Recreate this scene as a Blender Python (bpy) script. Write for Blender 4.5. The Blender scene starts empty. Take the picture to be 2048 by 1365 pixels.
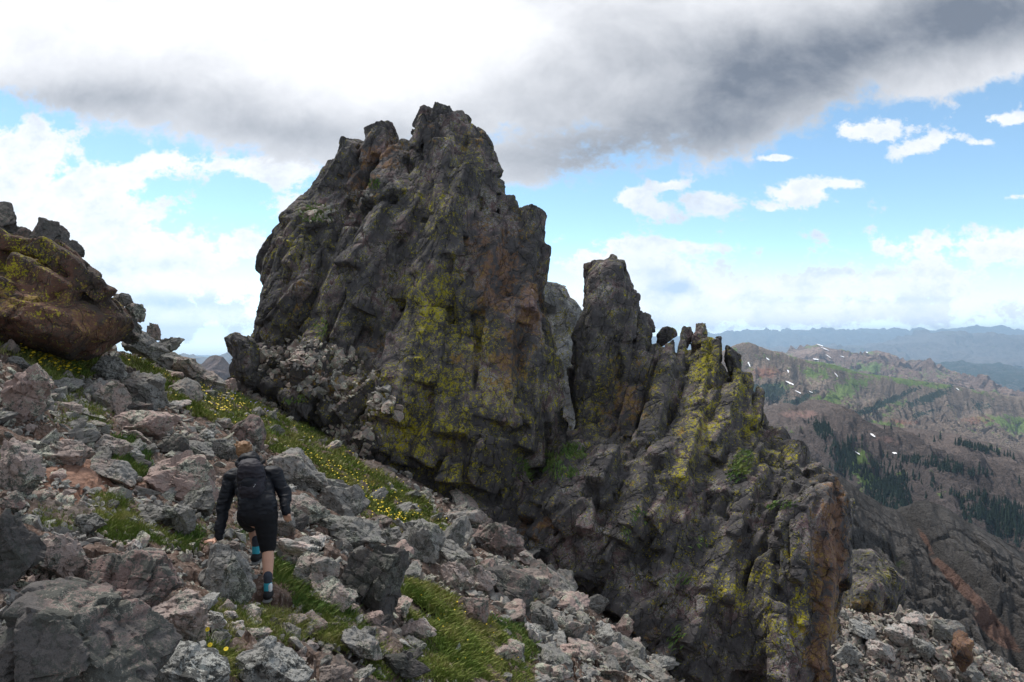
import bpy, bmesh, math, random
import numpy as np
import time
_T0 = time.time()
def lap(m): print('LAP %6.1f %s' % (time.time() - _T0, m))
from mathutils import Vector, Matrix, Euler
R = math.radians
scn = bpy.context.scene
COL = scn.collection
# ------------------------------------------------------------------ camera, sun, exposure
F = 1365.3                                   # focal length in pixels of the 2048 px wide photograph
cam_d = bpy.data.cameras.new('camera'); cam_d.lens = 24.0; cam_d.sensor_width = 36.0
cam_d.clip_start = 0.1; cam_d.clip_end = 120000
cam = bpy.data.objects.new('camera', cam_d); COL.objects.link(cam)
cam.location = (0, 0, 0); cam.rotation_euler = (R(90), 0, 0)
scn.camera = cam
SUN_EL, SUN_AZ = 60.0, -40.0                 # azimuth from +Y (view direction) towards +X
sd = bpy.data.lights.new('sun', 'SUN'); sd.energy = 5.0; sd.angle = R(12); sd.color = (1.0, 0.96, 0.9)
sun = bpy.data.objects.new('sun', sd); COL.objects.link(sun)
_s = Vector((math.sin(R(SUN_AZ)) * math.cos(R(SUN_EL)), math.cos(R(SUN_AZ)) * math.cos(R(SUN_EL)), math.sin(R(SUN_EL))))
sun.rotation_euler = _s.to_track_quat('Z', 'Y').to_euler()
scn.view_settings.view_transform = 'Standard'; scn.view_settings.look = 'None'
scn.view_settings.exposure = 0.32; scn.view_settings.gamma = 1.0
scn.view_settings.use_curve_mapping = False
scn.cycles.max_bounces = 5; scn.cycles.diffuse_bounces = 3; scn.cycles.glossy_bounces = 2
scn.cycles.volume_bounces = 0; scn.cycles.transparent_max_bounces = 8
scn.cycles.use_denoising = True

# ------------------------------------------------------------------ node expression helper
class E:
    """a node socket with arithmetic"""
    def __init__(s, nt, sock): s.nt = nt; s.s = sock
    def _m(s, op, *a, clamp=False):
        n = s.nt.nodes.new('ShaderNodeMath'); n.operation = op; n.use_clamp = clamp
        for i, x in enumerate((s,) + a):
            if isinstance(x, E): s.nt.links.new(x.s, n.inputs[i])
            else: n.inputs[i].default_value = x
        return E(s.nt, n.outputs[0])
    def __add__(s, o): return s._m('ADD', o)
    __radd__ = __add__
    def __sub__(s, o): return s._m('SUBTRACT', o)
    def __rsub__(s, o): return (s * -1.0) + o
    def __mul__(s, o): return s._m('MULTIPLY', o)
    __rmul__ = __mul__
    def __truediv__(s, o): return s._m('DIVIDE', o)
    def max(s, o): return s._m('MAXIMUM', o)
    def min(s, o): return s._m('MINIMUM', o)
    def abs(s): return s._m('ABSOLUTE')
    def pow(s, o): return s._m('POWER', o)
    def exp(s): return s._m('EXPONENT')
    def clamp(s): return s._m('ADD', 0.0, clamp=True)
    def step(s, a, b):
        n = s.nt.nodes.new('ShaderNodeMapRange'); n.interpolation_type = 'SMOOTHSTEP'
        s.nt.links.new(s.s, n.inputs[0]); n.inputs[1].default_value = a; n.inputs[2].default_value = b
        n.inputs[3].default_value = 0; n.inputs[4].default_value = 1
        return E(s.nt, n.outputs[0])
class G:
    def __init__(s, nt): s.nt = nt
    def new(s, t): return s.nt.nodes.new(t)
    def link(s, a, b): s.nt.links.new(a.s if isinstance(a, E) else a, b)
    def pos(s): return s.new('ShaderNodeNewGeometry').outputs['Position']
    def sep(s, v):
        n = s.new('ShaderNodeSeparateXYZ'); s.nt.links.new(v, n.inputs[0]); return [E(s.nt, o) for o in n.outputs]
    def comb(s, x, y, z):
        n = s.new('ShaderNodeCombineXYZ')
        for i, a in enumerate((x, y, z)):
            if isinstance(a, E): s.link(a, n.inputs[i])
            else: n.inputs[i].default_value = a
        return n.outputs[0]
    def vscale(s, v, k):
        n = s.new('ShaderNodeVectorMath'); n.operation = 'MULTIPLY'; s.nt.links.new(v, n.inputs[0])
        n.inputs[1].default_value = k if hasattr(k, '__len__') else (k, k, k); return n.outputs[0]
    def vadd(s, v, w):
        n = s.new('ShaderNodeVectorMath'); n.operation = 'ADD'; s.nt.links.new(v, n.inputs[0]); s.nt.links.new(w, n.inputs[1]); return n.outputs[0]
    def noise(s, v, scale, detail=3, rough=0.55, dist=0.0):
        n = s.new('ShaderNodeTexNoise'); s.nt.links.new(v, n.inputs['Vector'])
        n.inputs['Scale'].default_value = scale; n.inputs['Detail'].default_value = detail
        n.inputs['Roughness'].default_value = rough; n.inputs['Distortion'].default_value = dist
        return E(s.nt, n.outputs['Fac'])
    def voro(s, v, scale, feat='F1', out='Distance'):
        n = s.new('ShaderNodeTexVoronoi'); n.feature = feat; s.nt.links.new(v, n.inputs['Vector']); n.inputs['Scale'].default_value = scale
        return E(s.nt, n.outputs[out])
    def mix(s, f, a, b):
        n = s.new('ShaderNodeMix'); n.data_type = 'RGBA'
        for x, i in ((f, 0), (a, 6), (b, 7)):
            if isinstance(x, E): s.link(x, n.inputs[i])
            elif isinstance(x, (tuple, list)): n.inputs[i].default_value = (*x, 1.0) if len(x) == 3 else x
            elif isinstance(x, (int, float)): n.inputs[i].default_value = x
            else: s.nt.links.new(x, n.inputs[i])
        return n.outputs[2]
    def attr(s, name):
        n = s.new('ShaderNodeAttribute'); n.attribute_name = name; return E(s.nt, n.outputs['Fac'])
    def bump(s, h, strength, dist, normal=None):
        n = s.new('ShaderNodeBump'); s.link(h, n.inputs['Height']); n.inputs['Strength'].default_value = strength; n.inputs['Distance'].default_value = dist
        if normal is not None: s.nt.links.new(normal, n.inputs['Normal'])
        return n.outputs[0]

def new_mat(name, rough=0.9, spec=0.25):
    m = bpy.data.materials.new(name); m.use_nodes = True
    b = m.node_tree.nodes['Principled BSDF']; b.inputs['Roughness'].default_value = rough
    b.inputs['Specular IOR Level'].default_value = spec
    return m, G(m.node_tree), b

# ------------------------------------------------------------------ world: sky with a broken cloud deck
w = bpy.data.worlds.new("World"); scn.world = w; w.use_nodes = True
g = G(w.node_tree); bg = w.node_tree.nodes['Background']
SKY_K = 0.11
bg.inputs['Strength'].default_value = SKY_K
sky = g.new('ShaderNodeTexSky'); sky.sky_type = 'NISHITA'; sky.sun_disc = False
sky.sun_elevation = R(SUN_EL); sky.sun_rotation = R(SUN_AZ); sky.altitude = 3500; sky.air_density = 1.0; sky.dust_density = 0.6; sky.ozone_density = 1.0
dirv = g.new('ShaderNodeTexCoord').outputs['Generated']
dx, dy, dz = g.sep(dirv)
ya = dy.abs().max(0.06)
u = dx / ya; v = dz / ya
uv = g.comb(u, v, 0.0)
def blob(px, py, rx, ry, wgt, rot=0.0):
    """soft ellipse on the sky around one direction"""
    n = g.new('ShaderNodeMapping'); n.vector_type = 'TEXTURE'
    g.link(uv, n.inputs['Vector'])
    n.inputs['Location'].default_value = ((px - 1024) / F, (682.5 - py) / F, 0)
    n.inputs['Rotation'].default_value = (0, 0, R(rot)); n.inputs['Scale'].default_value = (rx / F, ry / F, 1)
    d = g.new('ShaderNodeVectorMath'); d.operation = 'DOT_PRODUCT'
    w.node_tree.links.new(n.outputs[0], d.inputs[0]); w.node_tree.links.new(n.outputs[0], d.inputs[1])
    return (E(w.node_tree, d.outputs['Value']) * -1.0).exp() * wgt
def total(L):
    t = blob(*L[0])
    for q in L[1:]: t = t + blob(*q)
    return t
# noise in a frame flattened towards the horizon
nv = g.comb(u * 1.0, v * 1.35, dy)
n_big = g.noise(nv, 2.6, 6, 0.6, 0.2); n_mid = g.noise(nv, 7.0, 7, 0.62, 0.25); n_fine = g.noise(nv, 24.0, 7, 0.68)
deck = total([(0, 90, 420, 120, 1.0), (420, 190, 300, 100, .9), (850, 60, 420, 260, 1.2), (1350, 100, 300, 190, 1.1), (1750, 30, 320, 140, 1.0, 8), (300, 0, 500, 90, .9),
              (1060, 335, 120, 45, .6), (1500, 240, 140, 60, .4, 10), (2050, 50, 190, 90, 1.1), (1900, 110, 160, 50, .6, 15), (620, 285, 130, 34, .4, -8), (1900, 165, 140, 30, .4, 15)])
cumu = total([(50, 300, 120, 70, 1.0), (420, 330, 100, 24, .5), (260, 350, 100, 42, .9, 20), (90, 440, 230, 90, 1.1), (560, 345, 110, 30, .5), (200, 500, 160, 60, .8), (300, 560, 180, 90, .8), (470, 500, 110, 50, .65), (600, 440, 60, 70, .8, 35), (400, 640, 330, 50, .8),
              (560, 330, 90, 22, .45), (330, 320, 60, 20, .4),
              (1265, 395, 50, 24, .95, -12), (1318, 420, 26, 16, .6), (1425, 408, 42, 24, 1.0, 8), (1600, 388, 70, 34, 1.1), (1540, 418, 30, 12, .5), (1700, 368, 50, 12, .7, -8), (1735, 258, 90, 28, 1.0, -4), (1850, 290, 80, 16, .9, 18),
              (2015, 240, 56, 17, .95), (1340, 370, 32, 12, .8), (1555, 316, 45, 9, .9), (1960, 285, 30, 10, .8), (1095, 322, 45, 18, .5),
              (1230, 520, 140, 45, .9), (1340, 560, 90, 36, .6), (1350, 492, 120, 10, .6, -3), (1850, 490, 170, 36, .8), (2060, 480, 110, 40, .8), (1650, 560, 240, 26, .6, 3), (1950, 560, 200, 40, .6), (1550, 625, 600, 36, 1.0), (1200, 610, 200, 40, .7), (2040, 395, 45, 10, .8)])
elev = dz
front = dy.step(-0.1, 0.15)
out = (u.abs().step(0.75, 1.1) + v.step(0.52, 0.75)).clamp()
other = (n_big - 0.5) * 3.0 + 0.62
rag = (n_mid - 0.5) * 2.2 + (n_fine - 0.5) * 2.0
f_cl = cumu + rag
a_cu = f_cl.step(0.36, 0.72)
f_dk = deck + (n_big - 0.5) * 0.9 + rag * 0.55
a_dk = f_dk.step(0.30, 0.74)
a_ot = (other + rag * 0.5).step(0.35, 0.7)
veil = v.step(0.15, -0.02) * 0.62
dark = total([(1420, 180, 420, 125, .62, 8), (1120, 340, 160, 50, .40), (1380, 280, 300, 45, .25, 4), (60, 195, 330, 45, .36), (600, 268, 340, 50, .46, -4), (1800, 60, 420, 100, .50, 12), (2000, 30, 240, 80, .45), (330, 200, 300, 50, .22), (1150, 60, 200, 200, .15)])
light = total([(830, 70, 240, 90, .35), (250, 20, 260, 45, .25), (1290, 165, 100, 30, .2, 15)])
shade = (dark + (n_big - 0.5) * 0.75 + (n_mid - 0.5) * 0.70 + (n_fine - .5) * .18 + .14 - light).clamp()
c_dk = g.mix(shade, (8.2, 8.25, 8.5), (1.5, 1.72, 2.15))
under = total([(1350, 575, 60, 18, .9), (380, 605, 150, 18, .9), (1600, 408, 70, 10, .3), (1740, 545, 200, 12, .3), (1290, 545, 60, 14, .4), (150, 540, 120, 20, .3), (1700, 600, 300, 8, .3), (330, 530, 70, 14, .4)])
c_cu = g.mix((under * (0.4 + n_mid * 1.1) + (n_mid - 0.47).max(0.0) * 2.0 + (n_fine - .48).max(0.0) * 1.6).clamp(), (7.9, 8.0, 8.2), (3.9, 5.0, 6.6))
c_ot = g.mix((n_big * 1.4 - 0.35 + (n_mid - .5) * .6).clamp(), (7.0, 7.0, 7.1), (3.0, 3.05, 3.2))
skc = g.new('ShaderNodeMix'); skc.data_type = 'RGBA'; skc.blend_type = 'MULTIPLY'; skc.inputs[0].default_value = 1.0
g.link(sky.outputs[0], skc.inputs[6]); skc.inputs[7].default_value = (1.6, 1.75, 1.55, 1)
base = g.mix(veil, skc.outputs[2], (10.0, 10.6, 11.2))
c = g.mix(a_cu, base, c_cu)
c = g.mix(a_dk, c, c_dk)
c2 = g.mix(a_ot, base, c_ot)
hb = g.comb(*( [ (v.max(0.0) * -14.0).exp() * 0.7 + 1.0 ] * 3 )); mb = g.new('ShaderNodeMix'); mb.data_type = 'RGBA'; mb.blend_type = 'MULTIPLY'; mb.inputs[0].default_value = 1.0
g.link(c, mb.inputs[6]); g.link(hb, mb.inputs[7]); c = mb.outputs[2]
isout = (out + (1.0 - front)).clamp()
c = g.mix(isout, c, c2)
below = dz.step(0.0, -0.04)
c = g.mix(below, c, (3.4, 3.8, 4.4))
g.link(c, bg.inputs['Color'])

# ------------------------------------------------------------------ tagging
def tag(o, label=None, cat=None, group=None, kind=None):
    if label: o['label'] = label
    if cat: o['category'] = cat
    if group: o['group'] = group
    if kind: o['kind'] = kind
    return o
def mesh_obj(name, V, Fc, mat=None, parent=None, smooth=False, attrs=None):
    """numpy arrays to one linked mesh object; Fc (n,3) or (n,4)"""
    me = bpy.data.meshes.new(name)
    V = np.asarray(V, dtype=np.float32); Fc = np.asarray(Fc, dtype=np.int32)
    k = Fc.shape[1]
    me.vertices.add(len(V)); me.vertices.foreach_set('co', V.ravel())
    me.loops.add(Fc.size); me.loops.foreach_set('vertex_index', Fc.ravel())
    me.polygons.add(len(Fc)); me.polygons.foreach_set('loop_start', np.arange(0, Fc.size, k, dtype=np.int32))
    me.polygons.foreach_set('loop_total', np.full(len(Fc), k, dtype=np.int32))
    me.polygons.foreach_set('use_smooth', np.full(len(Fc), smooth, dtype=bool))
    me.update(calc_edges=True); me.validate()
    if attrs:
        for an, av in attrs.items():
            a = me.attributes.new(an, 'FLOAT', 'POINT'); a.data.foreach_set('value', np.asarray(av, dtype=np.float32))
    if mat: me.materials.append(mat)
    o = bpy.data.objects.new(name, me); COL.objects.link(o)
    if parent: o.parent = parent
    return o
def empty(name, loc, rz=0.0):
    o = bpy.data.objects.new(name, None); COL.objects.link(o); o.location = loc; o.rotation_euler = (0, 0, rz); o.empty_display_size = .1
    return o

# ------------------------------------------------------------------ numpy noise
def _h(ix, iy, iz, seed):
    x = ix.astype(np.uint32) * np.uint32(374761393) + iy.astype(np.uint32) * np.uint32(668265263) + iz.astype(np.uint32) * np.uint32(2147483629) + np.uint32(seed * 1274126177 & 0xffffffff)
    x = (x ^ (x >> np.uint32(13))) * np.uint32(1274126177)
    x = (x ^ (x >> np.uint32(16))) * np.uint32(2246822519)
    return x ^ (x >> np.uint32(15))
def hf(h, k):
    x = (h ^ np.uint32(k * 2654435761 & 0xffffffff)) * np.uint32(2246822519)
    x = (x ^ (x >> np.uint32(13))) * np.uint32(3266489917)
    return ((x ^ (x >> np.uint32(16))) & np.uint32(0xffffff)).astype(np.float64) / 16777215.0
def vnoise(P, seed=0):
    I = np.floor(P).astype(np.int64); f = P - I; f = f * f * (3 - 2 * f); r = 0
    for a in (0, 1):
        for b in (0, 1):
            for cc in (0, 1):
                wgt = (f[:, 0] if a else 1 - f[:, 0]) * (f[:, 1] if b else 1 - f[:, 1]) * (f[:, 2] if cc else 1 - f[:, 2])
                r = r + wgt * hf(_h(I[:, 0] + a, I[:, 1] + b, I[:, 2] + cc, seed), 7)
    return r * 2 - 1
def fbm(P, seed=0, octv=4, gain=.5, lac=2.03):
    r = 0; a = 1; t = 0
    for i in range(octv):
        r = r + a * vnoise(P * lac ** i + 17.3 * i, seed + i * 31); t += a; a *= gain
    return r / t
def facets(P, size, seed, M=None, hgt=.2, grad=.4, crack=.0, cw=.08):
    """blocky displacement: every jittered cell is a tilted plane, cells meet in steps and cracks"""
    Q = (P @ M if M is not None else P) / size
    I = np.floor(Q - .5).astype(np.int64)
    f1 = np.full(len(P), 9.); f2 = np.full(len(P), 9.); bid = np.zeros(len(P), dtype=np.uint32); bc = np.zeros_like(Q)
    for a in (0, 1):
        for b in (0, 1):
            for cc in (0, 1):
                h = _h(I[:, 0] + a, I[:, 1] + b, I[:, 2] + cc, seed)
                C = np.stack([I[:, 0] + a + .2 + .6 * hf(h, 1), I[:, 1] + b + .2 + .6 * hf(h, 2), I[:, 2] + cc + .2 + .6 * hf(h, 3)], 1)
                D = Q - C; d = np.abs(D).max(1) * .6 + np.sqrt((D * D).sum(1)) * .4
                m = d < f1
                f2 = np.where(m, f1, np.minimum(f2, d)); f1 = np.where(m, d, f1)
                bid = np.where(m, h, bid); bc = np.where(m[:, None], C, bc)
    D = (Q - bc) * size
    r = (hf(bid, 4) - .5) * 2 * hgt + grad * ((hf(bid, 5) - .5) * 2 * D[:, 0] + (hf(bid, 6) - .5) * 2 * D[:, 1] + (hf(bid, 8) - .5) * 2 * D[:, 2])
    if crack: r = r - crack * np.exp(-(f2 - f1) / cw)
    return r, bid
def world(px, py, Y):
    return np.array([(px - 1024) / F * Y, Y, (682.5 - py) / F * Y])
def topx(P): return 1024 + F * P[:, 0] / P[:, 1], 682.5 - F * P[:, 2] / P[:, 1]
def inpoly(x, y, poly):
    r = np.zeros(len(x), bool); n = len(poly)
    for i in range(n):
        x1, y1 = poly[i]; x2, y2 = poly[(i + 1) % n]
        if y1 == y2: continue
        c_ = ((y1 > y) != (y2 > y)) & (x < (x2 - x1) * (y - y1) / (y2 - y1) + x1); r ^= c_
    return r
def grid_faces(nu, nv_):
    i = np.arange(nu - 1)[:, None] * nv_ + np.arange(nv_ - 1)[None]; i = i.ravel()
    return np.stack([i, i + nv_, i + nv_ + 1, i + 1], 1)
def vnormals(V, Fc):
    a = V[Fc[:, 1]] - V[Fc[:, 0]]; b = V[Fc[:, 2]] - V[Fc[:, 0]]; n = np.cross(a, b); N = np.zeros_like(V)
    for k in range(Fc.shape[1]):
        for j in range(3): N[:, j] += np.bincount(Fc[:, k], weights=n[:, j], minlength=len(V))
    return N / np.maximum(np.linalg.norm(N, axis=1)[:, None], 1e-9)

# ------------------------------------------------------------------ materials
def rock_mat(name, grey=(.215, .205, .19), pink=(.25, .19, .168), pale=(.41, .43, .34), dark=(.035, .034, .033), pinkamt=.5, paleamt=.5, sc=1.0, crag=False, tint=None, darkamt=.5, moss=0.0):
    m, g, b = new_mat(name, .92, .2)
    p = g.pos(); oi = g.new('ShaderNodeObjectInfo'); rnd = E(m.node_tree, oi.outputs['Random'])
    off = g.comb(rnd * 37.0, rnd * 11.0, rnd * 53.0) if not crag else g.comb(0.0, 0.0, 0.0)
    p = g.vadd(p, off)
    n1 = g.noise(p, 1.0 * sc, 4, .6); n5 = g.noise(p, 3.2 * sc, 5, .65, .3); n2 = g.noise(p, 11 * sc, 4, .68); n3 = g.noise(p, 34 * sc, 3, .7); n4 = g.noise(p, 95 * sc, 2, .6)
    c = g.mix((n5 * 1.8 - .4).clamp(), tuple(x * .68 for x in grey), tuple(x * 1.3 for x in grey))
    pk = (n1 + (rnd - .5) * (.34 if not crag else 0) + (n5 - .5) * .6).step(.62 - .26 * pinkamt, .72 - .22 * pinkamt)
    c = g.mix(pk * (.8 if not crag else .7), c, pink)
    # crust lichens: pale grey-green rosettes, then black specks
    pl = (n2 * .5 + n3 * .55 + n4 * .45 + (n5 - .5) * 1.1 + (n1 - .5) * .35).step(.88 - .16 * paleamt, .95 - .16 * paleamt)
    c = g.mix(pl * .85, c, g.mix(n4, tuple(x * .7 for x in pale), tuple(x * 1.25 for x in pale)))
    bk = (n3 + (n2 - .5) * 1.1 + (n4 - .5) * .8 + (n5 - .5) * (.5 + darkamt * .9)).step(.66 - .15 * darkamt, .71 - .14 * darkamt)
    c = g.mix(bk * .85, c, dark)
    if crag:
        l = g.attr('lichen')
        ye = (l * .66 + (n2 - .5) * 2.6 + (n3 - .5) * 3.0 + (n5 - .5) * 2.0).step(.54, .57)
        c = g.mix(ye * .95, c, g.mix(n4, (.15, .135, .012), (.46, .40, .03)))
        ru = (g.attr('rust') * .85 + (n5 - .5) * 2.2 + (n2 - .5) * 1.2).step(.42, .66)
        c = g.mix(ru * .7, c, g.mix(n2, (.11, .05, .03), (.23, .125, .07)))
    ck = None
    if crag:   # fine joints, drawn as thin dark lines
        n_ = g.new('ShaderNodeMapping'); g.nt.links.new(p, n_.inputs['Vector']); n_.inputs['Rotation'].default_value = (0, R(-20), 0); n_.inputs['Scale'].default_value = (1, 1, .5)
        wob = g.new('ShaderNodeTexNoise'); g.nt.links.new(p, wob.inputs['Vector']); wob.inputs['Scale'].default_value = 2.5; wob.inputs['Detail'].default_value = 3
        pw = g.vadd(n_.outputs[0], g.vscale(wob.outputs['Color'], .35))
        ck = (g.voro(pw, 1.9 * sc / .8, 'DISTANCE_TO_EDGE').step(.035, .0)).max(g.voro(pw, 5.2 * sc / .8, 'DISTANCE_TO_EDGE').step(.05, .0) * .7 * n5.step(.40, .55))
        c = g.mix(ck * .6, c, (.02, .019, .018))
    mul = g.new('ShaderNodeMix'); mul.data_type = 'RGBA'; mul.blend_type = 'MULTIPLY'; mul.inputs[0].default_value = 1
    g.link(c, mul.inputs[6]); vv = rnd * .5 + .8 if not crag else (n1 - .5) * 1.6 + (n5 - .5) * .9 + 1.0
    vv = vv * (n4 * .9 + .6)
    g.link(g.comb(vv, vv, vv), mul.inputs[7])
    g.link(mul.outputs[2], b.inputs['Base Color'])
    hgt = n2 * .4 + n3 * .35 + n4 * .15 - ck * .5 if crag else n5 * .4 + n2 * .45 + n3 * .3 + n4 * .12
    g.link(g.bump(hgt, .8, (.035 if crag else .045) / sc), b.inputs['Normal'])
    return m
M_ROCK = rock_mat('lichen rock', sc=1.2, darkamt=.7, paleamt=.6)
M_PINK = rock_mat('pink rock', grey=(.23, .19, .17), pink=(.29, .21, .185), pinkamt=1.1, paleamt=.5, darkamt=.4)
M_DARK = rock_mat('dark lichen rock', grey=(.105, .095, .09), pink=(.19, .13, .115), pale=(.32, .33, .27), pinkamt=.6, paleamt=.85, darkamt=1.15, sc=1.5)
M_PALE = rock_mat('pale speckled rock', grey=(.30, .29, .27), pink=(.36, .27, .24), pale=(.45, .45, .41), pinkamt=.4, paleamt=.9, darkamt=.75)
M_SHARD = rock_mat('scree stone', grey=(.19, .182, .17), pink=(.25, .175, .15), pinkamt=.18, paleamt=.7, sc=1.6, darkamt=.4)
M_CRAG = rock_mat('crag rock', grey=(.09, .083, .084), pink=(.135, .078, .074), pale=(.30, .295, .275), pinkamt=.55, paleamt=.85, sc=.8, crag=True, darkamt=.9)
M_PEAK = rock_mat('distant grey rock', grey=(.20, .195, .19), pink=(.22, .17, .15), pale=(.36, .36, .34), paleamt=.9, sc=.35, crag=True, darkamt=.5)  # paler than the crag rock: haze over the peak is put into its colour
M_RUSTB = rock_mat('rusty boulder rock', grey=(.085, .065, .055), pink=(.12, .055, .035), pale=(.22, .20, .17), pinkamt=.8, paleamt=.45, sc=1.0, crag=True, darkamt=.8)
def simple_mat(name, col, rough=.8, spec=.3, var=.25, sc=20, bump=0, bd=.01, trans=None):
    m, g, b = new_mat(name, rough, spec)
    p = g.new('ShaderNodeTexCoord').outputs['Object']; n = g.noise(p, sc, 4)
    g.link(g.mix(n, tuple(x * (1 - var) for x in col), tuple(min(1, x * (1 + var)) for x in col)), b.inputs['Base Color'])
    if bump: g.link(g.bump(n, bump, bd), b.inputs['Normal'])
    return m
def ground_mat():
    m, g, b = new_mat('soil and gravel', .95, .15); p = g.pos()
    n1 = g.noise(p, .5, 4); n2 = g.noise(p, 9, 5, .7); n3 = g.noise(p, 40, 3)
    c = g.mix(n2.step(.35, .65), (.075, .05, .036), (.15, .10, .08)); c = g.mix(n3.step(.5, .7) * .7, c, (.27, .22, .19))
    c = g.mix(n1.step(.48, .62) * .5, c, (.13, .12, .11))
    x, y, z = g.sep(p)
    c = g.mix((g.attr('soil') + (n2 - .5) * .8).step(.35, .7), c, g.mix(n3, (.17, .095, .065), (.33, .20, .15)))
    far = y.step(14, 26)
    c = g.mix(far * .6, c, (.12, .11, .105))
    g.link(c, b.inputs['Base Color'])
    vo = g.voro(p, 14) ; g.link(g.bump(vo * .6 + n2 * .5 + n3 * .2, .9, .05), b.inputs['Normal'])
    return m
M_SOIL = ground_mat()
def land_mat(name, rock=(.2, .15, .135), rock2=(.27, .19, .165), green=(.075, .10, .035), forest=(.022, .035, .025), gthr=.5, fthr=.5, sc=.01, streak=(1, 1, .35), snow=False, zlo=None, zhi=None, gzl=None):
    m, g, b = new_mat(name, .95, .1); p0 = g.pos(); p = g.vscale(p0, streak)
    n1 = g.noise(p, sc, 5, .6, .3); n2 = g.noise(p, sc * 4, 5, .65); n3 = g.noise(p0, sc * 17, 4, .6)
    x, y, z = g.sep(p0)
    c = g.mix((n2 * 2.2 - .6).clamp(), rock, rock2)
    nz = g.sep(g.new('ShaderNodeNewGeometry').outputs['Normal'])[2]
    c = g.mix((n3 * 2 - .5).clamp() * .55, c, tuple(q * .55 for q in rock))
    h = ((z * (1 / (zhi - zlo)) - zlo / (zhi - zlo)).clamp() if zhi else n1 * 0 + .5)
    gr = (n1 + (n2 - .5) * .4 + (.5 - h) * .35 + (nz - .8) * .4).step(gthr, gthr + .06)
    c = g.mix(gr * .85, c, g.mix(n3, tuple(q * .7 for q in green), tuple(q * 1.3 for q in green)))
    fo = (n1 * .6 + n2 * .4 + (n3 - .5) * .6 + (.5 - h) * .7).step(fthr, fthr + .05)
    c = g.mix(fo * .95, c, forest)
    g.link(c, b.inputs['Base Color']); g.link(g.bump(n3 + n2, .8, .25 / sc * .1), b.inputs['Normal'])
    return m

# ------------------------------------------------------------------ the foreground slope
def crestY(s): return np.interp(s, [-1.2, -.75, -.6, -.5, -.42, -.37, -.3, 0, .3, .5, 1.2], [17, 15, 15.5, 17.5, 19.5, 22, 26, 30, 34, 50, 60])
def ground_z(x, y):
    x = np.asarray(x, float); y = np.asarray(y, float)
    z = -2.5 - .5 * x - .15 * y - .28 * np.maximum(0, x + .3) * np.clip((y - 6) / 10, 0, 1)
    s = x / np.maximum(y, .5)
    d = np.maximum(0, y - crestY(s)); z = z - .9 * d - .03 * np.minimum(d, 8) ** 2
    P = np.stack([x, y, x * 0], -1).reshape(-1, 3)
    n = fbm(P * .35, 3, 3).reshape(x.shape) * .22 + fbm(P * 1.6, 9, 2).reshape(x.shape) * .05
    return z + n
def ground_hit(px, py):
    """first ground point along the line of sight through a photograph pixel"""
    px = np.atleast_1d(np.asarray(px, float)); py = np.atleast_1d(np.asarray(py, float))
    s = (px - 1024) / F; t = (682.5 - py) / F; Y = np.full(len(px), np.nan)
    Ys = np.geomspace(1.5, 60, 260)
    if len(px) < 20:
        YM = np.broadcast_to(Ys, (len(px), 260)); B = t[:, None] * YM < ground_z(s[:, None] * YM, YM); ok = B.any(1)
        Y = np.where(ok, Ys[B.argmax(1)], 20.); return np.stack([s * Y, Y, ground_z(s * Y, Y)], 1), ok
    left = np.arange(len(px))
    for y in Ys:
        b_ = t[left] * y < ground_z(s[left] * y, np.full(len(left), y)); Y[left[b_]] = y; left = left[~b_]
        if not len(left): break
    ok = ~np.isnan(Y); Y = np.where(ok, Y, 20.)
    return np.stack([s * Y, Y, ground_z(s * Y, Y)], 1), ok
ns, ny = 760, 520
S, YY = np.meshgrid(np.linspace(-1.5, 1.5, ns), np.geomspace(.9, 75, ny), indexing='ij')
X = S * YY; Z = ground_z(X, YY)
P = np.stack([X, YY, Z], -1).reshape(-1, 3)
_gx, _gy = topx(P); _soil = np.exp(-((_gx - 190) / 130) ** 2 - ((_gy - 965) / 42) ** 2) + np.exp(-((_gx - 100) / 60) ** 2 - ((_gy - 910) / 30) ** 2)
d1, _ = facets(P, .5, 5, None, .05, .25, .03); d2, _ = facets(P, .16, 6, None, .02, .3, .02)
P[:, 2] += d1 + d2
tag(mesh_obj('ground', P, grid_faces(ns, ny), M_SOIL, attrs={'soil': _soil}), kind='structure')

lap('rocks')
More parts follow.
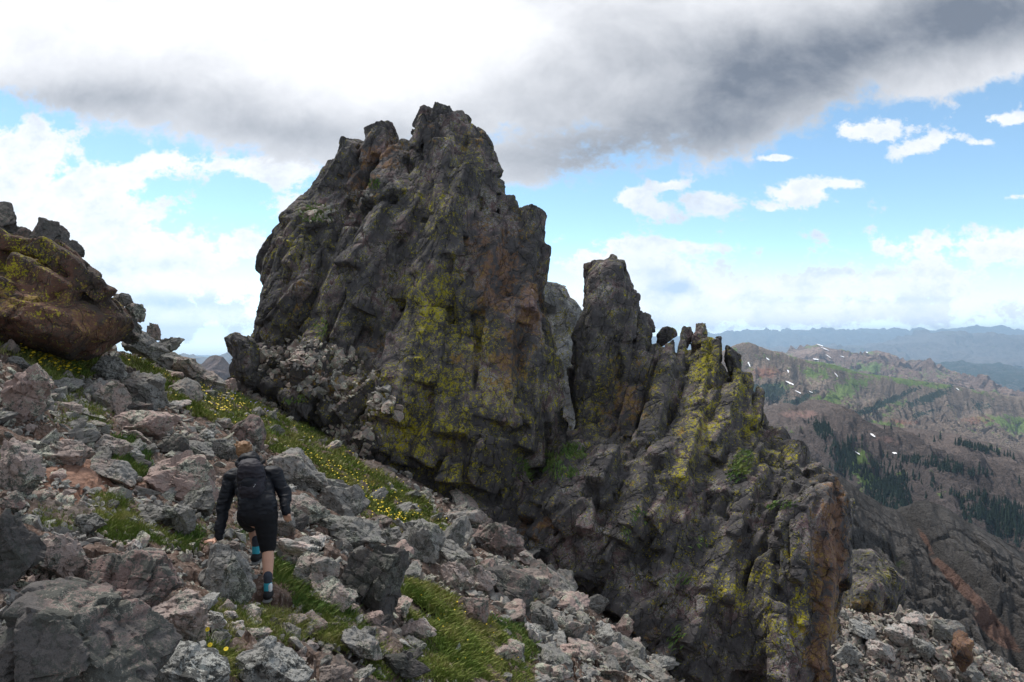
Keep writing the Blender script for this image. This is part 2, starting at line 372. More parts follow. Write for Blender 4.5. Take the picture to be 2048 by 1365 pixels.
# ------------------------------------------------------------------ rocks
_ico = {}
def ico(k):
    if k not in _ico:
        bm = bmesh.new(); bmesh.ops.create_icosphere(bm, subdivisions=k, radius=1)
        V = np.array([q.co[:] for q in bm.verts]); V /= np.linalg.norm(V, axis=1)[:, None]
        Fc = np.array([[q.index for q in f.verts] for f in bm.faces]); bm.free(); _ico[k] = (V, Fc)
    return _ico[k]
def rock_shape(seed, k=4, size=(1, 1, 1), nplanes=11, rough=.05, sharp=1.0):
    """angular stone: half-spaces cut from a ball, then chipped; returns verts in a box of about +-size"""
    rg = np.random.RandomState(seed); V, Fc = ico(k)
    i = np.arange(nplanes) + .5; ph = np.arccos(1 - 2 * i / nplanes); th = math.pi * (1 + 5 ** .5) * i
    Nn = np.stack([np.cos(th) * np.sin(ph), np.sin(th) * np.sin(ph), np.cos(ph)], 1) + rg.normal(0, .28, (nplanes, 3))
    A = np.linalg.qr(rg.normal(size=(3, 3)))[0]; Nn = Nn @ A; Nn /= np.linalg.norm(Nn, axis=1)[:, None]
    d = rg.uniform(.62, 1.0, nplanes)
    dots = V @ Nn.T; r = np.where(dots > .05, d / np.maximum(dots, .05), 9.)
    r = np.minimum(r.min(1), 1.35)
    W = V * r[:, None]
    W = W / np.abs(W).max(0)
    sz = np.array(size); W = W * sz; m = sz.mean()
    if rough:
        N = V
        f1, _ = facets(W, m * .75, seed + 5, None, rough * m * .9, .22, rough * m * .5, .06)
        f2, _ = facets(W, m * .28, seed + 6, None, rough * m * .35, .25, rough * m * .3, .08)
        fr = fbm(W / m * 5, seed, 3) * rough * m * .35
        W = W + N * (f1 + f2 + fr)[:, None]
    return W, Fc
LIB = []; LIBSHAPE = []
for i in range(14):
    rg = random.Random(i)
    W, Fc = rock_shape(100 + i, 4, (1, rg.uniform(.65, .95), rg.uniform(.4, .75)), 9 + i % 5, .07)
    me_o = mesh_obj('rock', W, Fc, M_ROCK); LIB.append(me_o.data); LIBSHAPE.append('angular stone' if i % 2 else 'blocky stone'); bpy.data.objects.remove(me_o)
mat_of = {'grey': M_ROCK, 'pink': M_PINK, 'dark': M_DARK, 'pale': M_PALE}
placed = []
Pfoot, _ = ground_hit([534], [1203]); placed.append((Pfoot[0][0], Pfoot[0][1], .32))
def rock(cx, cy, wpx, hpx, kind, label, name='boulder', tilt=0, Y=None, seed=0, cat=None, group=None, k=5, dep=.8, npl=11, rough=.06, rise=0.0):
    """one stone whose outline fills about wpx x hpx around (cx, cy) of the photograph, resting on the slope"""
    if Y is None:
        P0, ok = ground_hit([cx], [cy + hpx * .33]); Y = P0[0, 1] + wpx / F * P0[0, 1] * .15
    Y = Y * .965 if Y < 13 else Y
    c = world(cx, cy, Y); k_ = Y / F
    W, Fc = rock_shape(seed * 7 + int(cx) + int(cy), k, (wpx / 2 * k_ * 1.12, max(wpx, hpx) / 2 * k_ * dep, hpx / 2 * k_ * 1.22), npl, rough)
    if tilt:
        a = R(tilt); Rm = np.array([[math.cos(a), 0, -math.sin(a)], [0, 1, 0], [math.sin(a), 0, math.cos(a)]]); W = W @ Rm.T
    m = mat_of.get(kind, kind)
    at = {'lichen': np.zeros(len(W)), 'rust': np.zeros(len(W))} if m in (M_CRAG, M_RUSTB) else None
    o = mesh_obj(name, W, Fc, m, attrs=at); o.location = c
    placed.append((c[0], c[1], wpx / 2 * k_)); tag(o, label, cat or name.replace('_', ' '), group); return o
STRIP = [(235, 712), (300, 735), (360, 765), (440, 782), (520, 808), (610, 848), (680, 890), (730, 935), (800, 970), (860, 1015), (905, 1068), (800, 1075), (730, 1040), (660, 975), (590, 935), (520, 890), (440, 855), (370, 830), (290, 790)]
GR = [ # polygon, blades, height m, width m, leafy?
 (STRIP, 46000, .22, .014, 0, .16), ([(0, 672), (60, 672), (110, 700), (190, 712), (200, 750), (150, 778), (90, 770), (30, 720), (0, 715)], 6500, .25, .009, 0, 0),
 ([(120, 780), (170, 770), (220, 800), (225, 860), (190, 870), (140, 880), (110, 850)], 2200, .13, .007, 0, .25), ([(225, 885), (265, 885), (300, 930), (290, 960), (250, 960), (225, 920)], 3200, .17, .014, 1, .0),
 ([(545, 1130), (600, 1150), (680, 1200), (700, 1240), (620, 1240), (560, 1190)], 7000, .15, .012, 1, .0), ([(810, 1165), (860, 1180), (930, 1215), (1010, 1270), (1060, 1330), (1060, 1370), (880, 1370), (850, 1290), (800, 1225)], 22000, .17, .010, 0, .05),
 ([(195, 1000), (245, 1000), (280, 1060), (340, 1080), (350, 1100), (230, 1095), (190, 1060)], 4600, .17, .007, 0, .1), ([(350, 1060), (400, 1060), (405, 1100), (360, 1105)], 1100, .12, .012, 1, .0),
 ([(430, 1210), (560, 1235), (620, 1255), (600, 1300), (480, 1290), (420, 1240)], 4600, .14, .006, 0, .12), ([(370, 1290), (500, 1300), (520, 1365), (440, 1365), (380, 1330)], 4200, .20, .006, 0, .0),
 ([(640, 1230), (720, 1240), (760, 1290), (700, 1310), (640, 1290)], 3600, .13, .006, 0, .1), ([(740, 1280), (860, 1290), (880, 1365), (740, 1365)], 4200, .13, .007, 0, .15),
 ([(80, 1020), (190, 1020), (190, 1070), (80, 1060)], 1000, .13, .006, 0, .2), ([(940, 1130), (980, 1130), (990, 1170), (940, 1170)], 1000, .18, .010, 0, .1), ([(1010, 1180), (1060, 1190), (1060, 1220), (1010, 1210)], 700, .2, .010, 0, .0),
 ([(480, 1040), (540, 1050), (545, 1080), (490, 1080)], 700, .16, .010, 1, .0), ([(400, 970), (560, 1000), (560, 1120), (400, 1100)], 800, .1, .007, 0, .3), ([(0, 900), (60, 930), (70, 960), (0, 960)], 500, .2, .008, 0, .0),
 ([(980, 1240), (1060, 1260), (1080, 1320), (1000, 1300)], 2500, .13, .010, 1, .1)]
GRASSY = [GR[0][0], GR[1][0], GR[4][0], GR[5][0], GR[18][0]]
BIG = [
 (120, 1300, 372, 262, 'dark', 'huge dark boulder with white lichen blotches and an orange spot on top', 6, dict(k=6, npl=13)),
 (14, 1108, 96, 150, 'dark', 'tall black boulder cut off by the picture edge above the huge dark boulder', 0, {}),
 (108, 1118, 122, 92, 'grey', 'grey green tilted block wedged between the black boulder and the long mottled one', -28, {}),
 (255, 1160, 236, 104, 'dark', 'long mottled boulder with green lichen above the grey jagged rock', -4, dict(k=6)),
 (366, 962, 138, 92, 'pink', 'pink flat-topped slab sticking out uphill of the hiker', -14, {}),
 (455, 1148, 100, 90, 'grey', 'speckled round boulder just beside the hiker under the propping hand', -8, dict(k=6)),
 (430, 1107, 86, 50, 'pink', 'small pink boulder on which the hiker leans a hand', 6, dict(Y=7.08)),
 (137, 907, 100, 66, 'grey', 'grey domed boulder above the bare red soil', -8, {}),
 (226, 897, 62, 36, 'grey', 'small tilted stone at the upper end of the leafy green plants', -15, {}),
 (228, 945, 96, 38, 'grey', 'long flat grey slab sloping down from the red soil', -38, {}),
 (55, 790, 76, 120, 'pink', 'upright pinkish slab below the yellow flower bank', -32, {}),
 (222, 742, 64, 50, 'pale', 'pale boulder perched under the rusty outcrop beside grass', -12, {}),
 (224, 795, 76, 74, 'grey', 'blocky grey boulder below the pale perched one', -15, {}),
 (288, 785, 92, 76, 'grey', 'dark grey slanting boulder leaning against the blocky grey one', -32, {}),
 (298, 850, 124, 58, 'pink', 'pale reddish block with a bright flat top in the talus', 2, {}),
 (330, 725, 130, 52, 'grey', 'long grey slab on the crest below the rusty outcrop', -22, {}),
 (405, 762, 95, 46, 'grey', 'flat grey slab at the lower end of the crest', -18, {}),
 (45, 650, 130, 52, 'grey', 'flat grey slab at the foot of the rusty outcrop', -12, {}),
 (748, 1162, 132, 140, 'dark', 'large dark block with a steep face standing right of the hiker', -35, dict(k=6, npl=10)),
 (700, 1062, 140, 56, 'grey', 'wide flat slab lying on top of other rocks above the large dark block', -8, {}),
 (592, 1102, 86, 50, 'pale', 'light grey wedge-shaped boulder beside the hiker\'s rear knee', -6, {}),
 (592, 945, 120, 62, 'grey', 'long dark slab slanting downhill behind the hiker\'s shoulder', -36, {}),
 (630, 1150, 100, 70, 'grey', 'rounded grey boulder between the light wedge and the large dark block', -5, {}),
 (660, 1190, 96, 52, 'grey', 'low grey boulder at the upper edge of the green turf', -14, {}),
 (845, 1095, 96, 86, 'grey', 'grey boulder below the flowery grass strip\'s end', -30, {}),
 (905, 1115, 110, 60, 'grey', 'tilted slab with a rusty edge in the middle of the talus', -30, {}),
 (990, 1085, 110, 80, 'dark', 'square dark boulder near the foot of the tower', -5, {}),
 (1010, 1170, 130, 60, 'dark', 'long dark boulder pointing down into the gully', -25, {}),
 (620, 1022, 96, 50, 'grey', 'grey boulder behind the hiker\'s hanging hand', -10, {}),
 (690, 1010, 90, 66, 'grey', 'leaning grey slab beside the flower strip', -30, {}),
 (352, 1240, 118, 100, 'grey', 'grey jagged rock with upright fins beside the huge dark boulder', -15, {}),
 (356, 1345, 180, 84, 'pale', 'pale grey slab along the bottom edge between boulder and yellow flowers', -22, {}),
 (530, 1335, 156, 96, 'pale', 'white speckled rounded boulder at the bottom edge', -4, dict(k=6)),
 (722, 1292, 84, 46, 'grey', 'flat grey rock with a sharp edge among the green tufts below the hiker', -18, {}),
 (838, 1262, 70, 38, 'grey', 'small flat grey rock beside the wide grass slope', -4, {}),
 (872, 1202, 0, 0, None, None, 0, {}),
 (808, 1330, 96, 44, 'dark', 'low dark rock near the bottom edge among grass', -8, {}),
 (665, 1352, 74, 30, 'pink', 'small pink slab at the bottom edge', 3, {}),
 (748, 1236, 40, 26, 'pink', 'small salmon-coloured stone below the large dark block', -5, {}),
 (38, 940, 86, 112, 'grey', 'big grey boulder at the picture edge above the tufts', -8, {}),
 (500, 872, 74, 66, 'dark', 'dark peaked rock just above the hiker\'s head', -30, {}),
 (1085, 1235, 66, 44, 'grey', 'rounded grey boulder below the small yellow flower clump in the gully', -22, {}),
 (950, 1222, 66, 44, 'dark', 'dark low boulder half sunk in the wide grass slope', -4, {}),
 (912, 1155, 64, 50, 'grey', 'small pyramid-shaped boulder above the wide grass slope', 6, {}),
 (958, 1160, 60, 46, 'grey', 'split grey boulder below the tilted rusty-edged slab', -18, {}),
 (268, 1098, 36, 30, 'pale', 'small white flat stone standing among tan grass', 10, {}),
 (405, 1005, 66, 56, 'grey', 'grey boulder under the edge of the pink flat-topped slab', -6, {}),
 (365, 1042, 44, 56, 'grey', 'upright brown-grey stone near the hiker\'s propping arm', 14, {}),
 (180, 1045, 56, 44, 'grey', 'pale green rounded stone between grass tufts', 0, {}),
 (320, 1025, 90, 34, 'grey', 'thin layered slabs piled below the pink flat-topped slab', -4, {}),
 (20, 1010, 60, 50, 'dark', 'dark stone at the picture edge above the black boulder', 0, {}),
 (560, 1048, 60, 44, 'grey', 'grey stone seen between the hiker\'s arm and leg', 0, {}),
 (660, 975, 70, 40, 'grey', 'grey boulder in the upper flower strip', -20, {}),
 (450, 900, 66, 36, 'grey', 'flat slab beside the hiker\'s head', -4, {}),
 (395, 905, 66, 34, 'grey', 'layered grey slab uphill of the hiker\'s head', -6, {}),
 (350, 895, 70, 44, 'dark', 'dark cracked block between the reddish block and the pink slab', -6, {}),
]
for q in BIG:
    if q[4] is None: continue
    rock(*q[:6], tilt=q[6], **q[7])
REFS = [(120, 1300, 'huge dark boulder'), (14, 1108, 'tall black boulder'), (108, 1118, 'tilted grey green block'), (255, 1160, 'long mottled boulder'), (366, 962, 'pink flat-topped slab'), (455, 1148, 'boulder under the propping hand'),
 (137, 907, 'grey domed boulder'), (228, 945, 'long flat grey slab'), (55, 790, 'upright pinkish slab'), (222, 742, 'pale perched boulder'), (224, 795, 'blocky grey boulder'), (288, 785, 'slanting dark grey boulder'), (298, 850, 'pale reddish block'), (405, 762, 'last flat slab of the crest'),
 (45, 650, 'slab at the foot of the rusty outcrop'), (748, 1162, 'large dark steep-faced block'), (700, 1062, 'wide flat slab on other rocks'), (592, 1102, 'light wedge-shaped boulder'), (592, 945, 'long dark slanting slab'), (660, 1190, 'low boulder by the green turf'),
 (845, 1095, 'boulder at the flower strip\'s end'), (905, 1115, 'rusty-edged tilted slab'), (990, 1085, 'square dark boulder'), (1010, 1170, 'long dark boulder at the gully'), (352, 1240, 'grey jagged fin rock'), (356, 1345, 'pale slab on the bottom edge'), (530, 1335, 'white speckled boulder'),
 (722, 1292, 'flat sharp-edged rock'), (838, 1262, 'small flat rock by the grass slope'), (808, 1330, 'low dark rock in the grass'), (665, 1352, 'small pink slab'), (748, 1236, 'salmon-coloured stone'), (38, 940, 'big grey boulder at the edge'), (500, 872, 'dark peaked rock above the hiker'),
 (1085, 1235, 'rounded gully boulder'), (950, 1222, 'half sunk dark boulder'), (912, 1155, 'pyramid-shaped boulder'), (268, 1098, 'small white standing stone'), (365, 1042, 'upright brown-grey stone'), (180, 1045, 'pale green rounded stone'), (320, 1025, 'pile of thin slabs'), (395, 905, 'layered grey slab'),
 (1180, 1300, 'lower end of the gully'), (1250, 1340, 'foot of the jagged ridge'), (1110, 1100, 'cleft between tower and ridge'), (980, 1010, 'foot of the tower'), (1300, 1365, 'bottom of the ridge wall'), (1060, 1330, 'lower tip of the grass slope')]
USED = set()
def stone_label(x, y, size, colour, what, rank=0):
    rx, ry, nm = sorted(REFS, key=lambda q: math.hypot(q[0] - x, (q[1] - y) * 1.2))[rank]; dx_, dy_ = x - rx, (y - ry) * 1.3
    where = ('uphill of' if dx_ < 0 else 'downhill of') if abs(dx_) > abs(dy_) else ('beyond' if dy_ < 0 else 'below')
    sz = 'tiny' if size < 24 else 'small' if size < 36 else 'medium-sized' if size < 54 else 'fairly large'
    t = '%s %s %s %s the %s' % (sz, colour, what, where, nm)
    if t in USED and rank < 4: return stone_label(x, y, size, colour, what, rank + 1)
    USED.add(t); return t
# stones placed freely over the slope, each an object, denser and smaller downslope
rg = random.Random(11)
zones = [
 ('stones in the grass strip', 'stone half sunk in the flowery grass strip', STRIP, 14, (26, 60)),
 ('talus stones above the hiker', 'grey angular stone in the talus between rusty outcrop and hiker', [(0, 700), (250, 700), (450, 790), (560, 880), (470, 880), (300, 1000), (0, 890)], 56, (34, 74)),
 ('stones round the bare soil', 'small stone on the bare red soil uphill of the hiker', [(60, 880), (330, 990), (400, 1110), (250, 1110), (60, 1060)], 30, (14, 40)),
 ('talus stones beside the hiker', 'lichen-covered stone in the talus between hiker and flower strip', [(570, 960), (700, 960), (880, 1090), (840, 1170), (600, 1160)], 34, (34, 80)),
 ('stones below the hiker', 'angular stone in the loose rubble below the hiker', [(390, 1190), (600, 1190), (830, 1230), (860, 1360), (600, 1365), (420, 1300)], 60, (24, 74)),
 ('gully stones', 'grey stone in the gully rubble below the tower', [(860, 1010), (990, 1000), (1200, 1200), (1400, 1365), (1000, 1365), (1000, 1200), (880, 1120)], 112, (28, 92)),
]
cnt = 0
for grp, lab, poly, n, (a, b) in zones:
    xs = [p[0] for p in poly]; ys = [p[1] for p in poly]; k = 0; tries = 0
    while k < n and tries < 5000:
        tries += 1
        x = rg.uniform(min(xs), max(xs)); y = rg.uniform(min(ys), max(ys))
        if not inpoly(np.array([x]), np.array([y]), poly)[0]: continue
        Pg, ok = ground_hit([x], [y])
        if not ok[0] or (rg.random() < .8 and any(inpoly(np.array([x]), np.array([y]), q)[0] for q in GRASSY)): continue
        c = Pg[0]; r_ = rg.uniform(a, b) * rg.uniform(.7, 1.1) / 2 / F * c[1]
        if any((c[0] - q[0]) ** 2 + (c[1] - q[1]) ** 2 < (.75 * (r_ + q[2])) ** 2 for q in placed): continue
        mt = rg.choices([M_ROCK, M_PINK, M_DARK, M_PALE], [.60, .12, .13, .15])[0]
        me = rg.choice(LIB)
        o = bpy.data.objects.new('rock', me); COL.objects.link(o)
        if mt is not M_ROCK:
            o.material_slots[0].link = 'OBJECT'; o.material_slots[0].material = mt
        o.location = (c[0], c[1], c[2] + r_ * .22); o.scale = (r_ * rg.uniform(1.1, 1.35), r_ * rg.uniform(.9, 1.4), r_ * rg.uniform(.65, 1.1))
        o.rotation_euler = (rg.gauss(0, .3), rg.gauss(.35, .3), rg.uniform(0, 6.28))
        shp = LIBSHAPE[LIB.index(me)]; cn_ = {M_ROCK: 'grey', M_PINK: 'pinkish', M_DARK: 'dark', M_PALE: 'pale'}[mt]
        tag(o, stone_label(x, y, r_ * 2 / c[1] * F, cn_, shp), 'rock', grp); placed.append((c[0], c[1], r_)); k += 1; cnt += 1

def frag_mesh(name, C, r, rs, mat, kinds=8, flat=.5, attrs=None, extra_rot=None):
    """many small angular fragments in one mesh"""
    rgn = np.random.RandomState(rs); base = []
    for i in range(kinds):
        bm = bmesh.new(); rr = random.Random(i * 3 + rs)
        for _ in range(11):
            v_ = Vector((rr.gauss(0, 1), rr.gauss(0, 1), rr.gauss(0, 1))).normalized(); bm.verts.new((v_.x, v_.y * .8, v_.z * flat))
        bmesh.ops.convex_hull(bm, input=bm.verts[:]); loose = [q for q in bm.verts if not q.link_faces]
        bmesh.ops.delete(bm, geom=loose, context='VERTS'); bmesh.ops.triangulate(bm, faces=bm.faces[:]); bm.verts.index_update()
        base.append((np.array([q.co[:] for q in bm.verts]), np.array([[q.index for q in f.verts] for f in bm.faces]))); bm.free()
    VV, FF = [], []; off = 0; kk = rgn.randint(0, kinds, len(C))
    for i in range(kinds):
        I = np.where(kk == i)[0]; B, Bf = base[i]; n = len(I)
        if not n: continue
        ax = rgn.normal(size=(n, 3)); ax[:, 2] += .9; ax /= np.linalg.norm(ax, axis=1)[:, None]
        t1 = rgn.normal(size=(n, 3)); t1 -= (t1 * ax).sum(1)[:, None] * ax; t1 /= np.linalg.norm(t1, axis=1)[:, None]; t2 = np.cross(ax, t1)
        sc_ = r[I][:, None] * rgn.uniform(.7, 1.3, (n, 3))
        Vv = C[I][:, None, :] + B[None, :, 0:1] * (t1 * sc_[:, 0:1])[:, None] + B[None, :, 1:2] * (t2 * sc_[:, 1:2])[:, None] + B[None, :, 2:3] * (ax * sc_[:, 2:3])[:, None]
        VV.append(Vv.reshape(-1, 3)); FF.append((Bf[None] + (np.arange(n) * len(B))[:, None, None]).reshape(-1, 3) + off); off += n * len(B)
    return mesh_obj(name, np.concatenate(VV), np.concatenate(FF), mat)
lap('loose scree')
# loose scree: sampled over the visible ground
rgn = np.random.RandomState(4)
px = rgn.uniform(-60, 1500, 60000); py = rgn.uniform(600, 1420, 60000)
Pg, ok = ground_hit(px, py)
nz_ = fbm(Pg * np.array([.5, .5, 0]), 77, 3)
keep = ok & (rgn.uniform(size=len(px)) < np.clip(.42 + nz_ * 1.2 + (Pg[:, 1] > 11) * .5, .12, 1)) & (Pg[:, 1] < 40)
keep &= ~((py > 1150) & (rgn.uniform(size=len(px)) < .35))
keep &= ~((np.exp(-((px - 190) / 130) ** 2 - ((py - 965) / 42) ** 2) > .45) & (rgn.uniform(size=len(px)) < .7))
for q in GRASSY: keep &= ~(inpoly(px, py, q) & (rgn.uniform(size=len(px)) < .85))
Pg = Pg[keep]; rr = (rgn.lognormal(0, .6, len(Pg)) * 4.6 / F * Pg[:, 1]).clip(.008, .16)
Pg[:, 2] += rr * .25
nf = np.hypot(Pg[:, 0] - Pfoot[0][0], Pg[:, 1] - Pfoot[0][1]) > .22; Pg, rr = Pg[nf], rr[nf]
tag(frag_mesh('scree', Pg, rr, 3, M_SHARD), 'loose stony scree covering the slope round the boulders', 'scree', kind='stuff')

# ------------------------------------------------------------------ crags: outline volumes fused, then fractured
def add_volume(bm, outline, Yf, Yb, lean=0.0, py0=700, p=2.4, n=9, front_in=.15):
    """a solid with the given outline as seen from the photograph's place, Yf to Yb metres away, leaning back with height"""
    Ym = Yf + (Yb - Yf) * .45; O = np.array(outline, float); c = O.mean(0); T = np.linspace(-1, 1, n); rings = []
    for t in T:
        s = max((1 - (abs(t) * .985) ** p) ** (1 / p), front_in); dy_ = (t * (Ym - Yf) if t < 0 else t * (Yb - Ym)); q = c + (O - c) * s
        rings.append([bm.verts.new(world(x, y, Ym + dy_ + lean * (py0 - y) / 100.)) for x, y in q])
    m = len(O)
    for a in range(n - 1):
        for i in range(m):
            j = (i + 1) % m; bm.faces.new((rings[a][i], rings[a][j], rings[a + 1][j], rings[a + 1][i]))
    bm.faces.new(rings[0][::-1]); bm.faces.new(rings[-1])
def rib(bm, x0, y0, x1, y1, wpx, Y0, Y1, rr, thick=1.0):
    """a long angular slab from one place on the face to another"""
    a, b = world(x0, y0, Y0), world(x1, y1, Y1); c = (a + b) / 2; L = np.linalg.norm(b - a) / 2; r = wpx / F * c[1] / 2; ax = Vector(a - b).normalized(); q = ax.to_track_quat('Z', 'Y').to_matrix(); vs = []
    for v_ in slab(rr):
        vs.append(bm.verts.new(q @ Vector((v_.x * r, v_.y * r * thick, v_.z * L)) + Vector(c)))
    bmesh.ops.convex_hull(bm, input=vs); bmesh.ops.delete(bm, geom=[v_ for v_ in vs if v_.is_valid and not v_.link_faces], context='VERTS')
def slab(rr):
    """corners of a jointed block: a skewed box, some of its corners broken off"""
    L_ = []; sk = rr.uniform(-.25, .25); tp = rr.uniform(.65, 1.0)
    for x in (-1, 1):
        for y in (-1, 1):
            for z in (-1, 1):
                k_ = tp if z > 0 else 1; q = Vector((x * k_ * rr.uniform(.82, 1) + sk * z, y * k_ * rr.uniform(.82, 1), z * rr.uniform(.78, 1)))
                if rr.random() < .3: L_ += [q - Vector((x * rr.uniform(.3, .7), 0, 0)), q - Vector((0, y * rr.uniform(.3, .7), 0)), q - Vector((0, 0, z * rr.uniform(.2, .5)))]
                else: L_.append(q)
    return L_
def add_block(bm, c, size, ang, rr, npts=12):
    """convex angular block, long axis tilted ang degrees from vertical in the picture plane"""
    vs = []; e_ = Euler((rr.gauss(0, .22), R(ang) + rr.gauss(0, .12), rr.uniform(-.8, .8)))
    for v_ in slab(rr):
        v_ = Vector((v_.x * size[0], v_.y * size[1], v_.z * size[2])); v_.rotate(e_); vs.append(bm.verts.new(v_ + Vector(c)))
    g_ = bmesh.ops.convex_hull(bm, input=vs)
    bmesh.ops.delete(bm, geom=[q for q in vs if q.is_valid and not q.link_faces], context='VERTS')
def front_of(V, fallback):
    """how far away the nearest rock is in each direction, so that blocks can be set on the real surface"""
    qx, qy = topx(V); D = {}
    ix = (qx // 10).astype(int); iy = (qy // 10).astype(int)
    o_ = np.argsort(-V[:, 1])
    for a, b, c in zip(ix[o_], iy[o_], V[o_, 1]): D[(a, b)] = c
    return lambda x, y: D.get((int(x // 10), int(y // 10)), fallback(x, y))
def random_ribs(bm, outline, Yfun, n, wpx, lpx, ang, out_, seed):
    rr = random.Random(seed); xs = [p[0] for p in outline]; ys = [p[1] for p in outline]; k = 0
    while k < n:
        x = rr.uniform(min(xs), max(xs)); y = rr.uniform(min(ys), max(ys)); L = rr.uniform(*lpx); a = R(ang(x, y) + rr.gauss(0, 11)); x1, y1 = x - math.sin(a) * L, y + math.cos(a) * L
        if not inpoly(np.array([x, x1]), np.array([y, y1]), outline).all(): continue
        o1 = rr.uniform(*out_); rib(bm, x + rr.gauss(0, 6), y, x1, y1, rr.uniform(*wpx), Yfun(x, y) - o1, Yfun(x1, y1) - o1 + rr.uniform(-.25, .25), rr, rr.uniform(.7, 1.5)); k += 1
def fuse(bm, voxel):
    bmesh.ops.recalc_face_normals(bm, faces=bm.faces[:])
    me = bpy.data.meshes.new('tmp'); bm.to_mesh(me); bm.free(); o = bpy.data.objects.new('tmp', me); COL.objects.link(o)
    md = o.modifiers.new('r', 'REMESH'); md.mode = 'VOXEL'; md.voxel_size = voxel; md.adaptivity = 0
    dg = bpy.context.evaluated_depsgraph_get(); dg.update(); e = o.evaluated_get(dg); m2 = e.to_mesh()
    V = np.empty(len(m2.vertices) * 3); m2.vertices.foreach_get('co', V); V = V.reshape(-1, 3)
    Fc = np.empty(len(m2.loops), dtype=np.int32); m2.loops.foreach_get('vertex_index', Fc)
    lt = np.empty(len(m2.polygons), dtype=np.int32); m2.polygons.foreach_get('loop_total', lt)
    assert (lt == 4).all(); e.to_mesh_clear(); bpy.data.objects.remove(o); bpy.data.meshes.remove(me)
    return V, Fc.reshape(-1, 4)
def shear(ang, stretch=1.0, tx=1.0):
    """frame whose third axis follows joints leaning ang degrees to the right of vertical"""
    a = R(ang); A = np.array([[math.cos(a), 0, -math.sin(a)], [0, 1, 0], [math.sin(a), 0, math.cos(a)]])
    return A.T @ np.diag([tx, 1, 1 / stretch])
def smooth_normals(V, Fc, it):
    N = vnormals(V, Fc); cnt = np.bincount(Fc.ravel(), minlength=len(V))[:, None]
    for _ in range(it):
        fn = N[Fc].mean(1); M_ = np.zeros_like(N)
        for k in range(Fc.shape[1]):
            for j in range(3): M_[:, j] += np.bincount(Fc[:, k], weights=fn[:, j], minlength=len(V))
        N = M_ / np.maximum(cnt, 1)
    return N / np.maximum(np.linalg.norm(N, axis=1)[:, None], 1e-9)
def cells(P, size, seed, M=None):
    """id of the jittered cell each point falls in, and how near it is to the cell's border"""
    Q = (P @ M if M is not None else P) / size
    I = np.floor(Q - .5).astype(np.int64); f1 = np.full(len(P), 9.); f2 = f1.copy(); bid = np.zeros(len(P), dtype=np.uint32)
    for a in (0, 1):
        for b in (0, 1):
            for cc in (0, 1):
                h = _h(I[:, 0] + a, I[:, 1] + b, I[:, 2] + cc, seed)
                D = Q - np.stack([I[:, 0] + a + .2 + .6 * hf(h, 1), I[:, 1] + b + .2 + .6 * hf(h, 2), I[:, 2] + cc + .2 + .6 * hf(h, 3)], 1)
                d = np.sqrt((D * D).sum(1)); m = d < f1
                f2 = np.where(m, f1, np.minimum(f2, d)); f1 = np.where(m, d, f1); bid = np.where(m, h, bid)
    return bid, f2 - f1
def fracture(V, Fc, sets, seed, fine=.02):
    """split the surface into joint-bounded blocks: within each cell the surface is pressed onto one tilted plane"""
    V = V.copy()
    for i, (size, M, off, tilt, cr, blend) in enumerate(sets):
        N = vnormals(V, Fc); wv = V / size
        Wp = V + .07 * size * np.stack([vnoise(wv * 1.5, seed + q) for q in (1, 2, 3)], 1)
        bid, gap = cells(Wp, size, seed + i * 13, M)
        _, inv = np.unique(bid, return_inverse=True); inv = inv.ravel(); n = inv.max() + 1
        cn = np.maximum(np.bincount(inv, minlength=n), 1)
        mean = lambda A: np.stack([np.bincount(inv, weights=A[:, j], minlength=n) / cn for j in range(3)], 1)
        C = mean(V); Nc = mean(N); L = np.linalg.norm(Nc, axis=1); ok = ((L - .25) / .35).clip(0, 1)
        r_ = np.random.RandomState(seed + i); Nc = Nc / np.maximum(L, 1e-6)[:, None] + r_.normal(0, tilt, (n, 3)); Nc /= np.linalg.norm(Nc, axis=1)[:, None]
        o_ = r_.uniform(-1, 1, n) * off
        d = ((C[inv] - V) * Nc[inv]).sum(1) * blend + o_[inv]
        d = d.clip(-.45 * size, .45 * size) * ok[inv] - cr * np.exp(-gap / .055) * (vnoise(V / size * .6, seed + 77) * 1.6 + .4).clip(0, 1)
        V += Nc[inv] * d[:, None]
    N = vnormals(V, Fc)
    return V + N * (fbm(V * 5, seed, 3) * fine)[:, None]
def spots(px, py, L):
    r = np.zeros(len(px))
    for (x, y, a, b, k, *rot) in L:
        t = R(rot[0]) if rot else 0; dx_, dy_ = px - x, py - y
        p_, q_ = dx_ * math.cos(t) + dy_ * math.sin(t), -dx_ * math.sin(t) + dy_ * math.cos(t)
        r = np.maximum(r, k * np.exp(-(p_ / a) ** 2 - (q_ / b) ** 2))
    return r
def coarse(bm, sets, seed, voxel=.09):
    """fuse and fracture what is there, and hand it back for finer blocks to be set on it"""
    V, Fc = fuse(bm, voxel); V = fracture(V, Fc, sets, seed, .0); b2 = bmesh.new()
    t_ = mesh_obj('t', V, Fc); b2.from_mesh(t_.data); bpy.data.objects.remove(t_)
    coarse.V = V; return b2
def sprinkle(bm, outline, Yfun, n, size, ang, seed, asp=(1, .8, 1.7)):
    rr = random.Random(seed); xs = [p[0] for p in outline]; ys = [p[1] for p in outline]; k = 0
    while k < n:
        x = rr.uniform(min(xs), max(xs)); y = rr.uniform(min(ys), max(ys))
        if not inpoly(np.array([x]), np.array([y]), outline)[0]: continue
        s = rr.uniform(*size) * rr.uniform(.6, 1); add_block(bm, world(x, y, Yfun(x, y)), (s * asp[0] * rr.uniform(.7, 1.2), s * asp[1], s * asp[2] * rr.uniform(.6, 1.2)), ang(x, y) if callable(ang) else ang, rr); k += 1

lap('the great tower')
